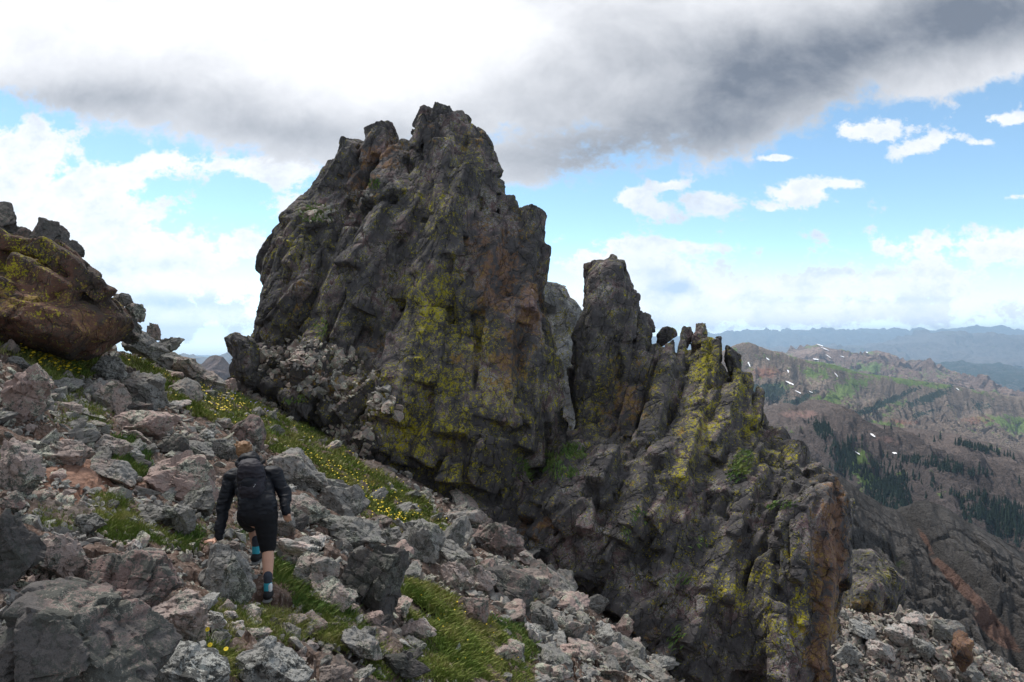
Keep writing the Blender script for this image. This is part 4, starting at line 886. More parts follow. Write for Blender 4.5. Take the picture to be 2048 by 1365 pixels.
sheet('ridge', [(1330, 790), (1400, 735), (1440, 708), (1463, 695), (1485, 687), (1497, 687), (1515, 694), (1535, 701), (1560, 706), (1580, 714), (1620, 722), (1660, 730), (1720, 745), (1780, 755), (1840, 764), (1900, 772), (1960, 782), (2048, 797), (2300, 830)], 2700, .24, 330, m2, 640, 320, .26, .055, jag=.0006, seed=45, cliff=120., kc=110., front=1250., fac=((90, 7, .10), (30, 2.2, .14)),
      green=[(1660, 800, 60, 20, .9, -25), (1720, 742, 90, 7, .8, 12), (1840, 768, 120, 6, .6, 8), (1620, 748, 30, 14, .7), (1700, 775, 50, 20, .5, -30), (1790, 812, 50, 14, .5, -20), (1770, 850, 50, 10, .7), (2000, 840, 40, 14, .5), (2040, 850, 40, 20, .7), (1560, 775, 30, 8, .4)],
      forest=[(1535, 785, 50, 22, 1.1, 8), (1600, 800, 60, 10, 1.0, -28), (1750, 815, 130, 9, 1.0, -24), (1860, 795, 90, 12, .9, -20), (1840, 830, 70, 12, .7, -15), (1700, 770, 60, 6, .5, 12), (1960, 810, 30, 16, .7), (1680, 835, 60, 10, .7, 10)],
      red=[(1530, 745, 60, 24, .6), (1800, 845, 70, 14, .6), (1960, 840, 60, 16, .6)])
m1 = land2('brown ridge', (.13, .105, .096), (.22, .172, .152), 1 / 60., 6, base_g=-.05, base_f=-.2, red=(.26, .17, .15))
sheet('ridge', [(1380, 900), (1480, 850), (1525, 824), (1545, 815), (1568, 806), (1580, 808), (1595, 815), (1612, 804), (1624, 800), (1650, 803), (1680, 814), (1700, 828), (1730, 846), (1760, 853), (1800, 858), (1870, 864), (1920, 873), (1980, 888), (2048, 908), (2300, 980)], [1300] * 10 + [1250] * 4 + [1200] * 6, .36, 300, m1, 620, 300, .17, .075, jag=.0014, seed=55, fac=((34, 1.6, .08), (12, .8, .12)),
      green=[(1715, 925, 26, 30, 1.1), (1740, 960, 30, 26, 1.1), (1860, 940, 70, 12, .5), (1580, 860, 60, 10, .4), (1800, 950, 30, 12, .6), (1900, 990, 50, 20, .45)],
      forest=[(1690, 925, 22, 24, .5), (1780, 985, 50, 44, .8, 20), (1880, 935, 90, 9, .4, 10), (2000, 1040, 80, 40, .8, 25), (1640, 866, 26, 14, .5, 40)],
      red=[(1600, 830, 70, 16, .6), (1760, 880, 110, 16, .5, 8)])
# the valley floor under everything, out to the horizon
nsv, nyv = 260, 200
Sv, Yv = np.meshgrid(np.linspace(-1.3, 1.3, nsv), np.geomspace(260, 24900, nyv), indexing='ij'); Xv = Sv * Yv
Pv = np.stack([Xv, Yv, 0 * Xv], -1).reshape(-1, 3)
Pv[:, 2] = -560 + fbm(Pv / 2500, 4, 4) * 90
z0 = np.zeros(len(Pv)); tag(mesh_obj('valley_floor', Pv, grid_faces(nsv, nyv), m5, attrs={'red': z0, 'green': z0 + .1, 'forest': z0}), kind='structure')
# peaks glimpsed behind the col
mL = land2('col peak', (.15, .12, .12), (.21, .17, .16), 1 / 60., 6, base_f=-.3)
sheet('mountains', [(200, 760), (300, 735), (350, 712), (368, 708), (385, 715), (408, 716), (425, 718), (440, 712), (452, 706), (466, 698), (500, 690), (700, 700)], 9000, .4, 420, m7, 240, 80, .2, .05, jag=.0022, seed=65)
sheet('ridge', [(250, 800), (360, 762), (390, 734), (405, 726), (418, 715), (432, 712), (446, 716), (455, 728), (470, 745), (560, 790)], 1500, .6, 300, mL, 260, 120, .12, .05, jag=.0022, seed=66)
# near slopes at the right
m_g = land2('grey hillside', (.115, .108, .103), (.19, .175, .165), 1 / 9., 1.0, base_g=-.02, base_f=-.4, red=(.20, .125, .10), green=(.06, .08, .035))
sheet('hillside', [(1480, 880), (1600, 905), (1660, 940), (1705, 972), (1735, 995), (1765, 1012), (1790, 1022), (1812, 1034), (1822, 1012), (1832, 1002), (1850, 1000), (1875, 1008), (1905, 1028), (1940, 1048), (1985, 1074), (2048, 1112), (2300, 1260)], 190, .75, 110, m_g, 560, 300, .11, .13, jag=.003, seed=75, fac=((9, 1.6, .35), (3.2, .6, .4)),
      red=[(1930, 1180, 110, 14, 1.0, 45), (1990, 1260, 70, 22, 1.0, 42), (1850, 1080, 50, 9, .7, 60)], green=[(1760, 1080, 30, 30, .35), (1800, 1130, 30, 20, .3), (1950, 1060, 60, 20, .2)])
m_r = land2('rubble slope', (.15, .135, .125), (.27, .24, .225), 1 / 1.6, .25, base_g=-.08, base_f=-.5, red=(.24, .15, .12))
sheet('rubble_slope', [(1300, 1180), (1560, 1185), (1660, 1215), (1710, 1226), (1760, 1236), (1810, 1226), (1860, 1236), (1905, 1262), (1960, 1300), (2020, 1338), (2100, 1390), (2300, 1500)], 33, .62, 20, m_r, 480, 260, .035, .10, jag=.004, seed=85,
      green=[(1720, 1340, 30, 14, .5), (1860, 1330, 30, 12, .45)])
lap('terrain')
# blocks on the rubble slope
P_, qx, qy, T_ = SHEETS['rubble_slope']
sel = np.where((T_ > 0) & (qx > 1640) & (qx < 2080) & (qy < 1400))[0]
rgn = np.random.RandomState(12); I = rgn.choice(sel, 5200); r_ = (rgn.lognormal(0, .6, len(I)) * .085).clip(.04, .34)
C_ = P_[I] + np.stack([rgn.normal(0, .05, len(I)), rgn.normal(0, .05, len(I)), r_ * .2], 1)
tag(frag_mesh('scree', C_, r_, 9, M_SHARD), 'pale rubble on the steep slope below the ridge\'s orange end wall', 'scree', kind='stuff')
k = 0; rg = random.Random(21)
for (x, y, wd, hg, ti, where) in [(1890, 1262, 60, 44, -20, 'uphill of the rust-stained upright block'), (1850, 1300, 54, 30, -30, 'in the middle of the pale rubble slope'), (1800, 1268, 64, 40, -14, 'under the dark crag with yellow streaks'), (1930, 1345, 60, 40, -20, 'just below the rust-stained upright block'), (1760, 1300, 60, 30, -30, 'between end wall and middle of the rubble slope'), (1720, 1262, 60, 26, -20, 'close to the orange end wall, upper one'), (1980, 1345, 44, 30, -10, 'nearest the lower corner of the rubble slope'), (1830, 1240, 50, 26, -10, 'on the top edge of the rubble slope'), (1700, 1310, 50, 34, -30, 'close to the orange end wall, lower one'), (1880, 1345, 40, 30, 0, 'at the bottom edge below the middle of the rubble')]:
    d = np.hypot(qx - x, qy - (y + hg * .3)) + (T_ < 0) * 1e5; Yq = P_[d.argmin(), 1]
    tag(rock(x, y, wd, hg, M_PALE if k % 3 else M_ROCK, 'pale angular block ' + where, 'boulder', ti, Y=Yq - .2, k=4, npl=9), group='blocks on the pale rubble slope'); k += 1
o = rock(1922, 1300, 34, 70, M_CRAG, 'rust-stained upright block standing out of the pale rubble slope', 'boulder', -12, Y=29, k=4, npl=9)
o.data.attributes['rust'].data.foreach_set('value', np.full(len(o.data.vertices), .85, dtype=np.float32))
# dark lichened crag beyond the end wall
bm = bmesh.new()
add_volume(bm, [(1640, 1300), (1650, 1130), (1690, 1106), (1722, 1104), (1758, 1116), (1792, 1136), (1800, 1185), (1784, 1236), (1740, 1262)], 36, 44, .2, 1150, 2.6)
add_volume(bm, [(1660, 1290), (1700, 1160), (1750, 1150), (1770, 1230), (1720, 1270)], 34.8, 40, .2, 1150, 2.2)
V, Fc = fuse(bm, .12); V = fracture(V, Fc, [(2.4, shear(8, 2.4), .3, .14, .2, .7), (.9, shear(6, 2.2), .12, .16, .12, .6), (.4, shear(6, 1.8), .04, .16, .05, .6)], 93)
qx2, qy2 = topx(V)
tag(mesh_obj('rock_crag', V, Fc, M_CRAG, attrs={'lichen': spots(qx2, qy2, [(1730, 1210, 50, 30, .55), (1770, 1150, 30, 20, .5)]), 'rust': spots(qx2, qy2, [(1730, 1220, 60, 40, .6)])}), 'small dark crag with yellow streaks beyond the orange end wall', 'rock crag')
# snow patches
def snow(sheet_name, x, y, wd, hg, label):
    P_, qx, qy, T_ = SHEETS[sheet_name]; d = np.hypot(qx - x, qy - y) + (T_ < 0) * 1e5; I = np.argsort(d)[:260]
    c = P_[I[0]]; A = np.c_[P_[I][:, :2] - c[:2], np.ones(260)]; co = np.linalg.lstsq(A, P_[I][:, 2], rcond=None)[0]; co = [min(.3, max(-.3, co[0])), min(.6, max(.2, co[1]))]
    rr = random.Random(int(x * 7 + y)); k_ = c[1] / F; n = 22; V = []
    a_ = rr.uniform(0, 6); sy = max(.25, abs(co[1]))
    for i in range(n):
        a = 2 * math.pi * i / n; q = 1 + .35 * math.sin(2 * a + a_) + .2 * math.sin(5 * a + a_) + rr.uniform(-.1, .1)
        wd_ = wd * .75; X_ = wd_ / 2 * k_ * math.cos(a) * q; Y_ = hg * .8 / 2 * k_ / sy * math.sin(a) * q; V.append((c[0] + X_, c[1] + Y_, c[2] + co[0] * X_ + co[1] * Y_ + .0009 * c[1]))
    V.append((c[0], c[1], c[2] + .0014 * c[1])); Fc = [(i, (i + 1) % n, n) for i in range(n)]
    tag(mesh_obj('snow_patch', V, Fc, M_SNOW, smooth=True), label, 'snow patch', 'old snow patches on the far ridges')
M_SNOW = simple_mat('old snow', (.78, .8, .84), .7, .2, .05, .05)
for q in [('ridge', 1745, 872, 8, 8, 'small white snow patch highest on the brown ridge face'), ('ridge', 1712, 907, 8, 6, 'small snow patch above the meadow of the brown ridge'), ('ridge', 1843, 916, 14, 6, 'largest oval snow patch on the smooth brown slope'),
          ('ridge', 1790, 907, 7, 4, 'tiny snow patch between the meadow and the oval one'), ('ridge', 1850, 972, 5, 3, 'tiny snow speck below the oval snow patch')]: pass
_sn = {}
names = [k_ for k_ in SHEETS if k_.startswith('ridge')]
for lst, nm in (([(1745, 872, 8, 7, 'small white snow patch high on the brown ridge above the meadow'), (1712, 907, 8, 6, 'small snow patch at the upper edge of the brown ridge meadow'), (1843, 916, 14, 6, 'largest oval snow patch on the smooth slope of the brown ridge'), (1790, 908, 6, 4, 'tiny snow patch between the meadow and the oval patch'), (1995, 1005, 5, 3, 'tiny snow speck above the lowest forest of the brown ridge')], names[2]),
                ([(1580, 768, 7, 10, 'snow patch at the foot of the reddish scree bowl'), (1576, 744, 5, 5, 'snow dot in the middle of the reddish scree bowl'), (1497, 728, 4, 14, 'thin snow streak down the first peak of the cirque ridge'), (1536, 720, 5, 6, 'snow dot in a gully beside the thin streak'), (1618, 784, 14, 4, 'flat snow strip beside the valley forest'), (1596, 786, 7, 5, 'snow patch next to the flat strip by the forest'), (1672, 751, 4, 7, 'upright snow dash under the grassy crest of the cirque ridge'), (1915, 780, 4, 4, 'snow dot under the crest where the cirque ridge descends')], names[1]),
                ([(1640, 692, 8, 5, 'snow patch on the very summit of the pale peak'), (1650, 700, 5, 10, 'snow streak just below the summit of the pale peak'), (1657, 714, 4, 6, 'snow dot low on the pale peak\'s streak line'), (1632, 720, 9, 4, 'snow patch low on the near flank of the pale peak'), (1733, 706, 6, 3, 'small snow patch beside the second knob of the pale ridge'), (1760, 712, 14, 3, 'long snow strip behind the second knob of the pale ridge'), (1683, 714, 6, 3, 'snow fleck between the pale peak and its second knob')], names[0])):
    for q in lst: snow(nm, *q)
# conifers on the brown ridge
M_FIR = simple_mat('fir needles', (.022, .034, .022), .9, .1, .4, .2); M_BARK = simple_mat('fir bark', (.08, .055, .04), .9, .1, .3, 2)
def fir_arrays(rs, tiers=6, seg=7):
    rr = random.Random(rs); V, T = [], []
    for t in range(tiers):
        z = .08 + .86 * t / tiers; rad = .19 * (1 - t / tiers) ** .9 + .015; top = z + .24
        b0 = len(V); a0 = rr.uniform(0, 6)
        for i in range(seg):
            a = a0 + 2 * math.pi * i / seg; q = rad * rr.uniform(.55, 1.25); V.append((q * math.cos(a), q * math.sin(a), z + rr.uniform(-.03, .02)))
        V.append((rr.uniform(-.01, .01), 0, min(top, 1.0)))
        for i in range(seg): T.append((b0 + i, b0 + (i + 1) % seg, b0 + seg))
    return np.array(V), np.array(T)
FIRS = [fir_arrays(i) for i in range(6)]
P_, qx, qy, T_ = SHEETS[names[2]]
FOR = [(1690, 925, 26, 34, 1), (1700, 890, 20, 14, .6), (1780, 985, 46, 50, 1, 20), (1745, 945, 30, 20, .7), (1880, 935, 110, 7, .9, 10), (1960, 900, 90, 5, .5, 12), (1870, 975, 24, 20, .4), (2000, 1045, 80, 36, 1, 25), (1930, 1000, 60, 14, .5, 25), (1645, 866, 24, 12, .8, 40), (1660, 900, 20, 14, .5), (1900, 884, 120, 4, .3, 10)]
dens = spots(qx, qy, FOR) * (T_ > 4) * (qx < 2100); rgn = np.random.RandomState(5)
dY = np.ones(len(P_)); pr = np.where(dens > .3, dens, 0); pr /= pr.sum(); I = rgn.choice(len(P_), 2300, p=pr); hh = rgn.uniform(6, 14, len(I)) * 1.0
VV, FF = [], []; off = 0
for j, i in enumerate(I):
    B, Bt = FIRS[j % 6]; VV.append(B * hh[j] + P_[i] + np.array([rgn.normal(0, 2), rgn.normal(0, 3), -.5])); FF.append(Bt + off); off += len(B)
tag(mesh_obj('forest', np.concatenate(VV), np.concatenate(FF), M_FIR), 'dark fir forest on the lower slopes of the brown ridge', 'forest', kind='stuff')
crown = mesh_obj('crown', FIRS[0][0], FIRS[0][1], M_FIR); 
trunk_bm = bmesh.new(); bmesh.ops.create_cone(trunk_bm, cap_ends=True, segments=8, radius1=.022, radius2=.01, depth=.3); bmesh.ops.translate(trunk_bm, verts=trunk_bm.verts, vec=(0, 0, .12))
me = bpy.data.meshes.new('trunk'); trunk_bm.to_mesh(me); trunk_bm.free(); me.materials.append(M_BARK)
pr = ((dens > .06) & (dens < .3)).astype(float); pr /= pr.sum(); I = rgn.choice(len(P_), 46, p=pr)
for j, i in enumerate(I):
    e = empty('fir_tree', P_[i] - np.array([0, 0, .4])); h_ = rgn.uniform(8, 14); e.scale = (h_, h_, h_)
    if j == 0: c_ = crown
    else: c_ = crown.copy(); COL.objects.link(c_)
    c_.parent = e; t_ = bpy.data.objects.new('trunk', me); COL.objects.link(t_); t_.parent = e
    tag(e, 'lone dark fir on the open slope beside the forest of the brown ridge', 'fir tree', 'single firs at the forest edge')
lap('forest')

# ------------------------------------------------------------------ grass and flowers
def grass_mat(name, a, b_, dry):
    m, g, b = new_mat(name, .75, .15); p = g.pos(); n = g.noise(p, 1.6, 3); n2 = g.noise(p, 18, 2)
    c = g.mix(n.step(.3, .7), a, b_); c = g.mix((n2 + (n - .5) * .8).step(.52, .66) * .8, c, dry); g.link(c, b.inputs['Base Color']); return m
M_GR = grass_mat('alpine grass', (.13, .19, .04), (.25, .275, .07), (.40, .36, .17))
M_LF = grass_mat('leafy plants', (.08, .15, .04), (.15, .22, .06), (.22, .24, .08))
def blades(name, C, h, wdt, rs, mat, lean=.5, up=None, curl=.4):
    rn = np.random.RandomState(rs); n = len(C); a = rn.uniform(0, 6.283, n); l = np.abs(rn.normal(0, lean, n))
    d = np.stack([np.cos(a) * l + .15, np.sin(a) * l - .12, np.ones(n)], 1); d /= np.linalg.norm(d, axis=1)[:, None]
    sde = np.cross(d, rn.normal(size=(n, 3))); sde /= np.linalg.norm(sde, axis=1)[:, None]
    h = h[:, None]; wdt = wdt[:, None]; out_ = np.stack([np.cos(a), np.sin(a), np.zeros(n)], 1) * h * curl * rn.uniform(.2, 1, (n, 1))
    p0 = C; p1 = C + d * h * .55 + out_ * .25; p2 = C + d * h + out_ - np.array([0, 0, 1]) * h * .12
    V = np.stack([p0 - sde * wdt * .5, p0 + sde * wdt * .5, p1 - sde * wdt * .45, p1 + sde * wdt * .45, p2], 1).reshape(-1, 3)
    i = np.arange(n)[:, None, None] * 5; T = np.array([[0, 1, 3], [0, 3, 2], [2, 3, 4]])[None] + i
    return mesh_obj(name, V, T.reshape(-1, 3), mat)
def scatter(poly, n, rs, clump=.0, hole=0.0):
    rn = np.random.RandomState(rs); xs = [p[0] for p in poly]; ys = [p[1] for p in poly]
    x = rn.uniform(min(xs), max(xs), n * 4); y = rn.uniform(min(ys), max(ys), n * 4); m = inpoly(x, y, poly); x, y = x[m], y[m]
    P0, ok = ground_hit(x, y); P0 = P0[ok]
    q = fbm(P0 * 2.2, rs, 2); P0 = P0[(q > hole - .55) & (rn.uniform(size=len(P0)) < .75 + q * 1.2)][:n]
    cl = rn.normal(0, .03, P0.shape) * clump; P0 = P0 + cl; P0[:, 2] = ground_z(P0[:, 0], P0[:, 1]) + .0
    return P0
for i, (poly, n, h_, wd, leafy, hole) in enumerate(GR):
    P0 = scatter(poly, n, 300 + i, 1.0, hole); rn = np.random.RandomState(i); sc_ = (P0[:, 1] / 8).clip(.8, 1.6)
    o = blades('grass', P0, h_ * .8 * rn.uniform(.45, 1.2, len(P0)) * (.8 + .2 * sc_) * (.85 + .9 * fbm(P0 * 1.8, 5, 3)).clip(.3, 1.6), wd * sc_ * rn.uniform(.7, 1.3, len(P0)), i, M_LF if leafy else M_GR, .35 if leafy else .5)
    tag(o, ['grass', 'leafy green plants'][leafy] + ' growing in patches between the rocks', 'grass', kind='stuff')
M_YEL = simple_mat('yellow petals', (.70, .52, .03), .6, .2, .15, 30); M_PUR = simple_mat('violet petals', (.22, .18, .55), .6, .2, .2, 30); M_CEN = simple_mat('flower centre', (.45, .22, .02), .8, .1, .2, 60)
def flowers(poly, n, rs, r, h_, mat, label, name='flowers'):
    P0 = scatter(poly, n, rs, 1.0, .1); rn = np.random.RandomState(rs); n = len(P0); k = 7
    up = np.stack([rn.normal(0, .35, n), rn.normal(-.45, .3, n), np.ones(n)], 1); up /= np.linalg.norm(up, axis=1)[:, None]
    t1 = np.cross(up, np.array([1., 0, .3])); t1 /= np.linalg.norm(t1, axis=1)[:, None]; t2 = np.cross(up, t1)
    C = P0 + np.array([0, 0, 1]) * (h_ * rn.uniform(.6, 1.1, n))[:, None]; R_ = (r * rn.uniform(.7, 1.2, n) * (P0[:, 1] / 8).clip(.7, 1.5))[:, None]
    V = [C + up * R_ * .12]
    for i in range(k):
        a = 6.283 * i / k; V.append(C + (t1 * math.cos(a) + t2 * math.sin(a)) * R_ * (1 if i % 2 else .82))
    V = np.stack(V, 1).reshape(-1, 3); T = np.array([[0, 1 + i, 1 + (i + 1) % k] for i in range(k)])[None] + np.arange(n)[:, None, None] * (k + 1)
    tag(mesh_obj(name, V, T.reshape(-1, 3), mat), label, 'wildflowers', kind='stuff')
flowers(STRIP, 260, 41, .012, .17, M_YEL, 'tiny yellow flowers sprinkled over the long grass strip'); flowers([(600, 915), (700, 950), (850, 1050), (780, 1060), (700, 1000)], 200, 42, .0125, .18, M_YEL, 'dense yellow flowers in the lower grass strip')
flowers([(20, 690), (110, 695), (180, 720), (180, 770), (100, 765), (30, 720)], 260, 43, .020, .26, M_YEL, 'bright yellow flower bank below the rusty outcrop'); flowers([(370, 780), (440, 785), (500, 820), (440, 840)], 120, 44, .013, .17, M_YEL, 'yellow flowers near the crest of the slope')
flowers([(820, 1180), (1010, 1260), (1050, 1350), (900, 1350)], 26, 45, .009, .16, M_YEL, 'few yellow flowers in the wide grass slope'); flowers([(1010, 1180), (1060, 1190), (1060, 1220), (1010, 1210)], 60, 46, .016, .2, M_YEL, 'yellow flower clump in the gully')
flowers([(400, 775), (520, 815), (540, 835), (420, 800)], 40, 47, .014, .15, M_PUR, 'violet flowers at the upper edge of the grass strip'); flowers([(80, 640), (120, 650), (130, 670), (90, 665)], 16, 48, .016, .15, M_PUR, 'violet flowers at the foot of the rusty outcrop')
# single yellow daisies close to the viewer
M_STEM = simple_mat('flower stem', (.06, .1, .03), .7, .2)
for i, (x, y) in enumerate([(365, 1277), (381, 1277), (415, 1290), (420, 1315), (452, 1330), (487, 1340), (370, 1330), (440, 1352)]):
    P0, ok = ground_hit([x], [y + 22]); c = P0[0]; h_ = .15; e = empty('daisy', c); top = Vector((0, 0, h_))
    b = bmesh.new(); bmesh.ops.create_cone(b, cap_ends=True, segments=6, radius1=.0022, radius2=.0015, depth=h_); bmesh.ops.translate(b, verts=b.verts, vec=(0, 0, h_ / 2)); me = bpy.data.meshes.new('stem'); b.to_mesh(me); b.free(); me.materials.append(M_STEM)
    o = bpy.data.objects.new('stem', me); COL.objects.link(o); o.parent = e
    b = bmesh.new(); rr = random.Random(i); q = Euler((R(35) + rr.gauss(0, .2), rr.gauss(0, .2), 0)).to_matrix()
    for k in range(10):
        a = 6.283 * k / 10; d = Vector((math.cos(a), math.sin(a), .05)); sdv = Vector((-math.sin(a), math.cos(a), 0))
        f = [q @ (d * .003 - sdv * .0025) + top, q @ (d * .014 - sdv * .004) + top, q @ (d * .016) + top, q @ (d * .014 + sdv * .004) + top, q @ (d * .003 + sdv * .0025) + top]
        b.faces.new([b.verts.new(v_) for v_ in f])
    me = bpy.data.meshes.new('blossom'); b.to_mesh(me); b.free(); me.materials.append(M_YEL); o = bpy.data.objects.new('blossom', me); COL.objects.link(o); o.parent = e
    tag(e, 'yellow daisy in the tussock by the white speckled boulder', 'flower', 'yellow daisies at the bottom edge')
# turf on ledges of the two crags
def turf(V, Fc, spl, n, rs, label):
    qx, qy = topx(V); N = vnormals(V, Fc); w_ = spots(qx, qy, spl) * (N[:, 2] > .15) * (N[:, 1] < .5); w_ = np.where(w_ > .25, w_, 0); rn = np.random.RandomState(rs)
    Yn = V[:, 1]; I = rn.choice(len(V), n, p=w_ / w_.sum()); C = V[I] + rn.normal(0, .03, (n, 3))
    tag(blades('grass', C, rn.uniform(.06, .17, n), rn.uniform(.02, .04, n), rs, M_LF if rs % 2 else M_GR, .8), label, 'grass', kind='stuff')
turf(TV, TF, [(635, 430, 34, 16, 1), (600, 800, 20, 12, .8), (750, 370, 10, 10, .8), (1050, 940, 30, 20, 1), (640, 660, 20, 20, .5), (560, 810, 30, 10, .8)], 1800, 5, 'turf growing on ledges of the great tower')
turf(RV, RF, [(1080, 925, 40, 20, 1), (1150, 905, 24, 14, 1), (1130, 950, 30, 14, .8), (1478, 935, 20, 30, 1, 30), (1280, 1040, 20, 30, .6), (1360, 1165, 16, 14, .8), (1230, 1290, 20, 30, .8), (1350, 1300, 16, 40, .8), (1560, 1015, 30, 10, .6), (1400, 1090, 20, 20, .4), (1260, 1070, 20, 14, .6)], 4200, 7, 'turf growing on ledges of the jagged ridge')
lap('plants')

# ------------------------------------------------------------------ the hiker
def capsule(bm, a, b, ra, rb, seg=14, rings=5, flat=None):
    a, b = Vector(a), Vector(b); d = b - a; L = d.length; z = d.normalized() if L > 1e-6 else Vector((0, 0, 1)); q = z.to_track_quat('Z', 'Y').to_matrix()
    prof = [(-ra * math.cos(t), ra * math.sin(t)) for t in [math.pi / 2 * i / rings for i in range(1, rings + 1)]] + [(L + rb * math.sin(t), rb * math.cos(t)) for t in [math.pi / 2 * i / rings for i in range(0, rings)]]
    R_ = []
    for (h, r) in prof: R_.append([bm.verts.new(a + q @ Vector((r * math.cos(6.2832 * i / seg), r * math.sin(6.2832 * i / seg), h))) for i in range(seg)])
    for j in range(len(R_) - 1):
        for i in range(seg): bm.faces.new((R_[j][i], R_[j][(i + 1) % seg], R_[j + 1][(i + 1) % seg], R_[j + 1][i]))
    p0 = bm.verts.new(a - z * ra); p1 = bm.verts.new(b + z * rb)
    for i in range(seg): bm.faces.new((p0, R_[0][(i + 1) % seg], R_[0][i])); bm.faces.new((p1, R_[-1][i], R_[-1][(i + 1) % seg]))
def ellip(bm, c, r, rot=(0, 0, 0), sq=1.0):
    V_, F_ = ico(4); q = Euler(rot).to_matrix()
    vs = []
    for v_ in V_:
        w_ = [math.copysign(abs(t) ** sq, t) for t in v_]; vs.append(bm.verts.new(Vector(c) + q @ Vector((w_[0] * r[0], w_[1] * r[1], w_[2] * r[2]))))
    for f in F_: bm.faces.new([vs[i] for i in f])
def flesh(name, bm, voxel, mat, parent, smooth=6, wr=0, ws=8, seed=1):
    V, Fc = fuse(bm, voxel); cnt = np.bincount(Fc.ravel(), minlength=len(V))[:, None]
    for _ in range(smooth):
        c_ = V[Fc].mean(1); M_ = np.zeros_like(V)
        for k in range(4):
            for j in range(3): M_[:, j] += np.bincount(Fc[:, k], weights=c_[:, j], minlength=len(V))
        V = V * .4 + M_ / cnt * .6
    if wr:
        N = vnormals(V, Fc); A = V * np.array([1, 1, 2.2]); n_ = 1 - 2 * np.abs(fbm(A * ws, seed, 3)); V = V + N * (n_ * wr)[:, None]
    return mesh_obj(name, V - np.array(parent.location), Fc, mat, parent, smooth=True)
Pf, _ = ground_hit([534], [1203]); H0 = Pf[0, 1]; KS = H0 / 6.6        # distance of the standing foot
print('hiker at', H0)
def J(px, py, d=0.0): return Vector(world(px, py, H0 + d * KS))
SK = KS
M_SKIN = simple_mat('skin', (.52, .29, .20), .55, .35, .10, 14); M_JKT = simple_mat('black shell jacket', (.008, .009, .013), .6, .25, .25, 6, .3, .01)
M_SHORT = simple_mat('black shorts', (.010, .010, .012), .8, .2, .2, 10); M_HAIR = simple_mat('blond hair', (.22, .12, .06), .6, .3, .35, 60, .6, .01)
M_SOCKG = simple_mat('grey sock', (.05, .055, .07), .9, .1); M_SOCKT = simple_mat('teal sock', (.05, .35, .45), .9, .1); M_WHITE = simple_mat('white fabric', (.7, .7, .7), .8, .2, .05)
M_SHOE = simple_mat('black shoe mesh', (.014, .014, .016), .7, .3); M_SOLE = simple_mat('grey sole', (.16, .16, .155), .8, .2); M_PACK = simple_mat('black pack cloth', (.024, .021, .027), .65, .25, .5, 30, .5, .01); M_GREY = simple_mat('grey strap', (.35, .35, .36), .7, .2)
FOOT = Vector(Pf[0]); hk = empty('hiker', J(520, 1150, .1)); tag(hk, 'person in black jacket and shorts scrambling uphill, seen from behind, one hand on a rock', 'person')
hipR, kneeR, ankR = J(531, 1032, .22), J(536, 1094, .24), J(536, 1180, .0)
hipL, kneeL, ankL = J(502, 1034, .26), J(506, 1048, .66), J(512, 1106, .52)
chest, neck, head = J(508, 962, .48), J(499, 926, .62), J(489, 905, .70)
shL, elL, wrL = J(464, 955, .50), J(446, 1016, .40), J(437, 1074, .28)
shR, elR, wrR = J(551, 950, .50), J(569, 985, .44), J(572, 1022, .30)
b = bmesh.new()
capsule(b, hipR, kneeR, .082 * SK, .056 * SK); capsule(b, kneeR, kneeR.lerp(ankR, .35), .054 * SK, .057 * SK); capsule(b, kneeR.lerp(ankR, .35), ankR, .056 * SK, .034 * SK)
capsule(b, hipL, kneeL, .082 * SK, .056 * SK); capsule(b, kneeL, kneeL.lerp(ankL, .35), .053 * SK, .055 * SK); capsule(b, kneeL.lerp(ankL, .35), ankL, .054 * SK, .034 * SK)
capsule(b, ankR, ankR + Vector((-.01, .10, -.05)) * SK, .034 * SK, .03 * SK); capsule(b, ankL, ankL + Vector((0, .10, -.04)) * SK, .034 * SK, .03 * SK)
ellip(b, hipR.lerp(hipL, .5) + Vector((0, 0, .02)), (.155 * SK, .12 * SK, .12 * SK)); capsule(b, hipR.lerp(hipL, .5), chest, .12 * SK, .14 * SK)
capsule(b, shL, shR, .065 * SK, .065 * SK); capsule(b, chest, neck, .10 * SK, .055 * SK); capsule(b, neck, head, .052 * SK, .05 * SK)
ellip(b, head + Vector((0, .01, .0)), (.074 * SK, .094 * SK, .112 * SK), (R(-35), R(-12), 0))
ellip(b, head + Vector((0, .07, -.05)) * SK, (.05 * SK, .05 * SK, .06 * SK)); ellip(b, head + Vector((0, .115, -.02)) * SK, (.012 * SK, .018 * SK, .022 * SK))
for s_ in (-1, 1): ellip(b, head + Vector((s_ * .076, .01, -.005)) * SK, (.010 * SK, .018 * SK, .030 * SK))
for s_, sh_, el_, wr_ in ((0, shL, elL, wrL), (1, shR, elR, wrR)):
    capsule(b, sh_, el_, .050 * SK, .038 * SK); capsule(b, el_, wr_, .040 * SK, .026 * SK)
# propping hand: palm flat on the rock, fingers spread to the side and forward
pc = J(428, 1082, .25); capsule(b, wrL, pc, .026 * SK, .022 * SK); hd = Vector((-.055, .03, -.004)) * SK
capsule(b, pc + Vector((.01, -.025, 0)) * SK, pc + Vector((.01, .035, 0)) * SK, .018 * SK, .018 * SK); capsule(b, pc, pc + hd * .5, .02 * SK, .018 * SK)
for k, (dy_, ln, da) in enumerate([(-.030, .052, -.55), (-.014, .066, -.2), (.004, .072, .05), (.022, .064, .3)]):
    s0 = pc + Vector((-.02, dy_, .0)) * SK; dr = Vector((-math.cos(da), math.sin(da), .12)); m_ = s0 + dr * ln * .5 * SK; e_ = m_ + Vector((dr.x, dr.y, -.28)) * ln * .6 * SK
    capsule(b, s0, m_, .0095 * SK, .0088 * SK, 8, 3); capsule(b, m_, e_, .0088 * SK, .0075 * SK, 8, 3)
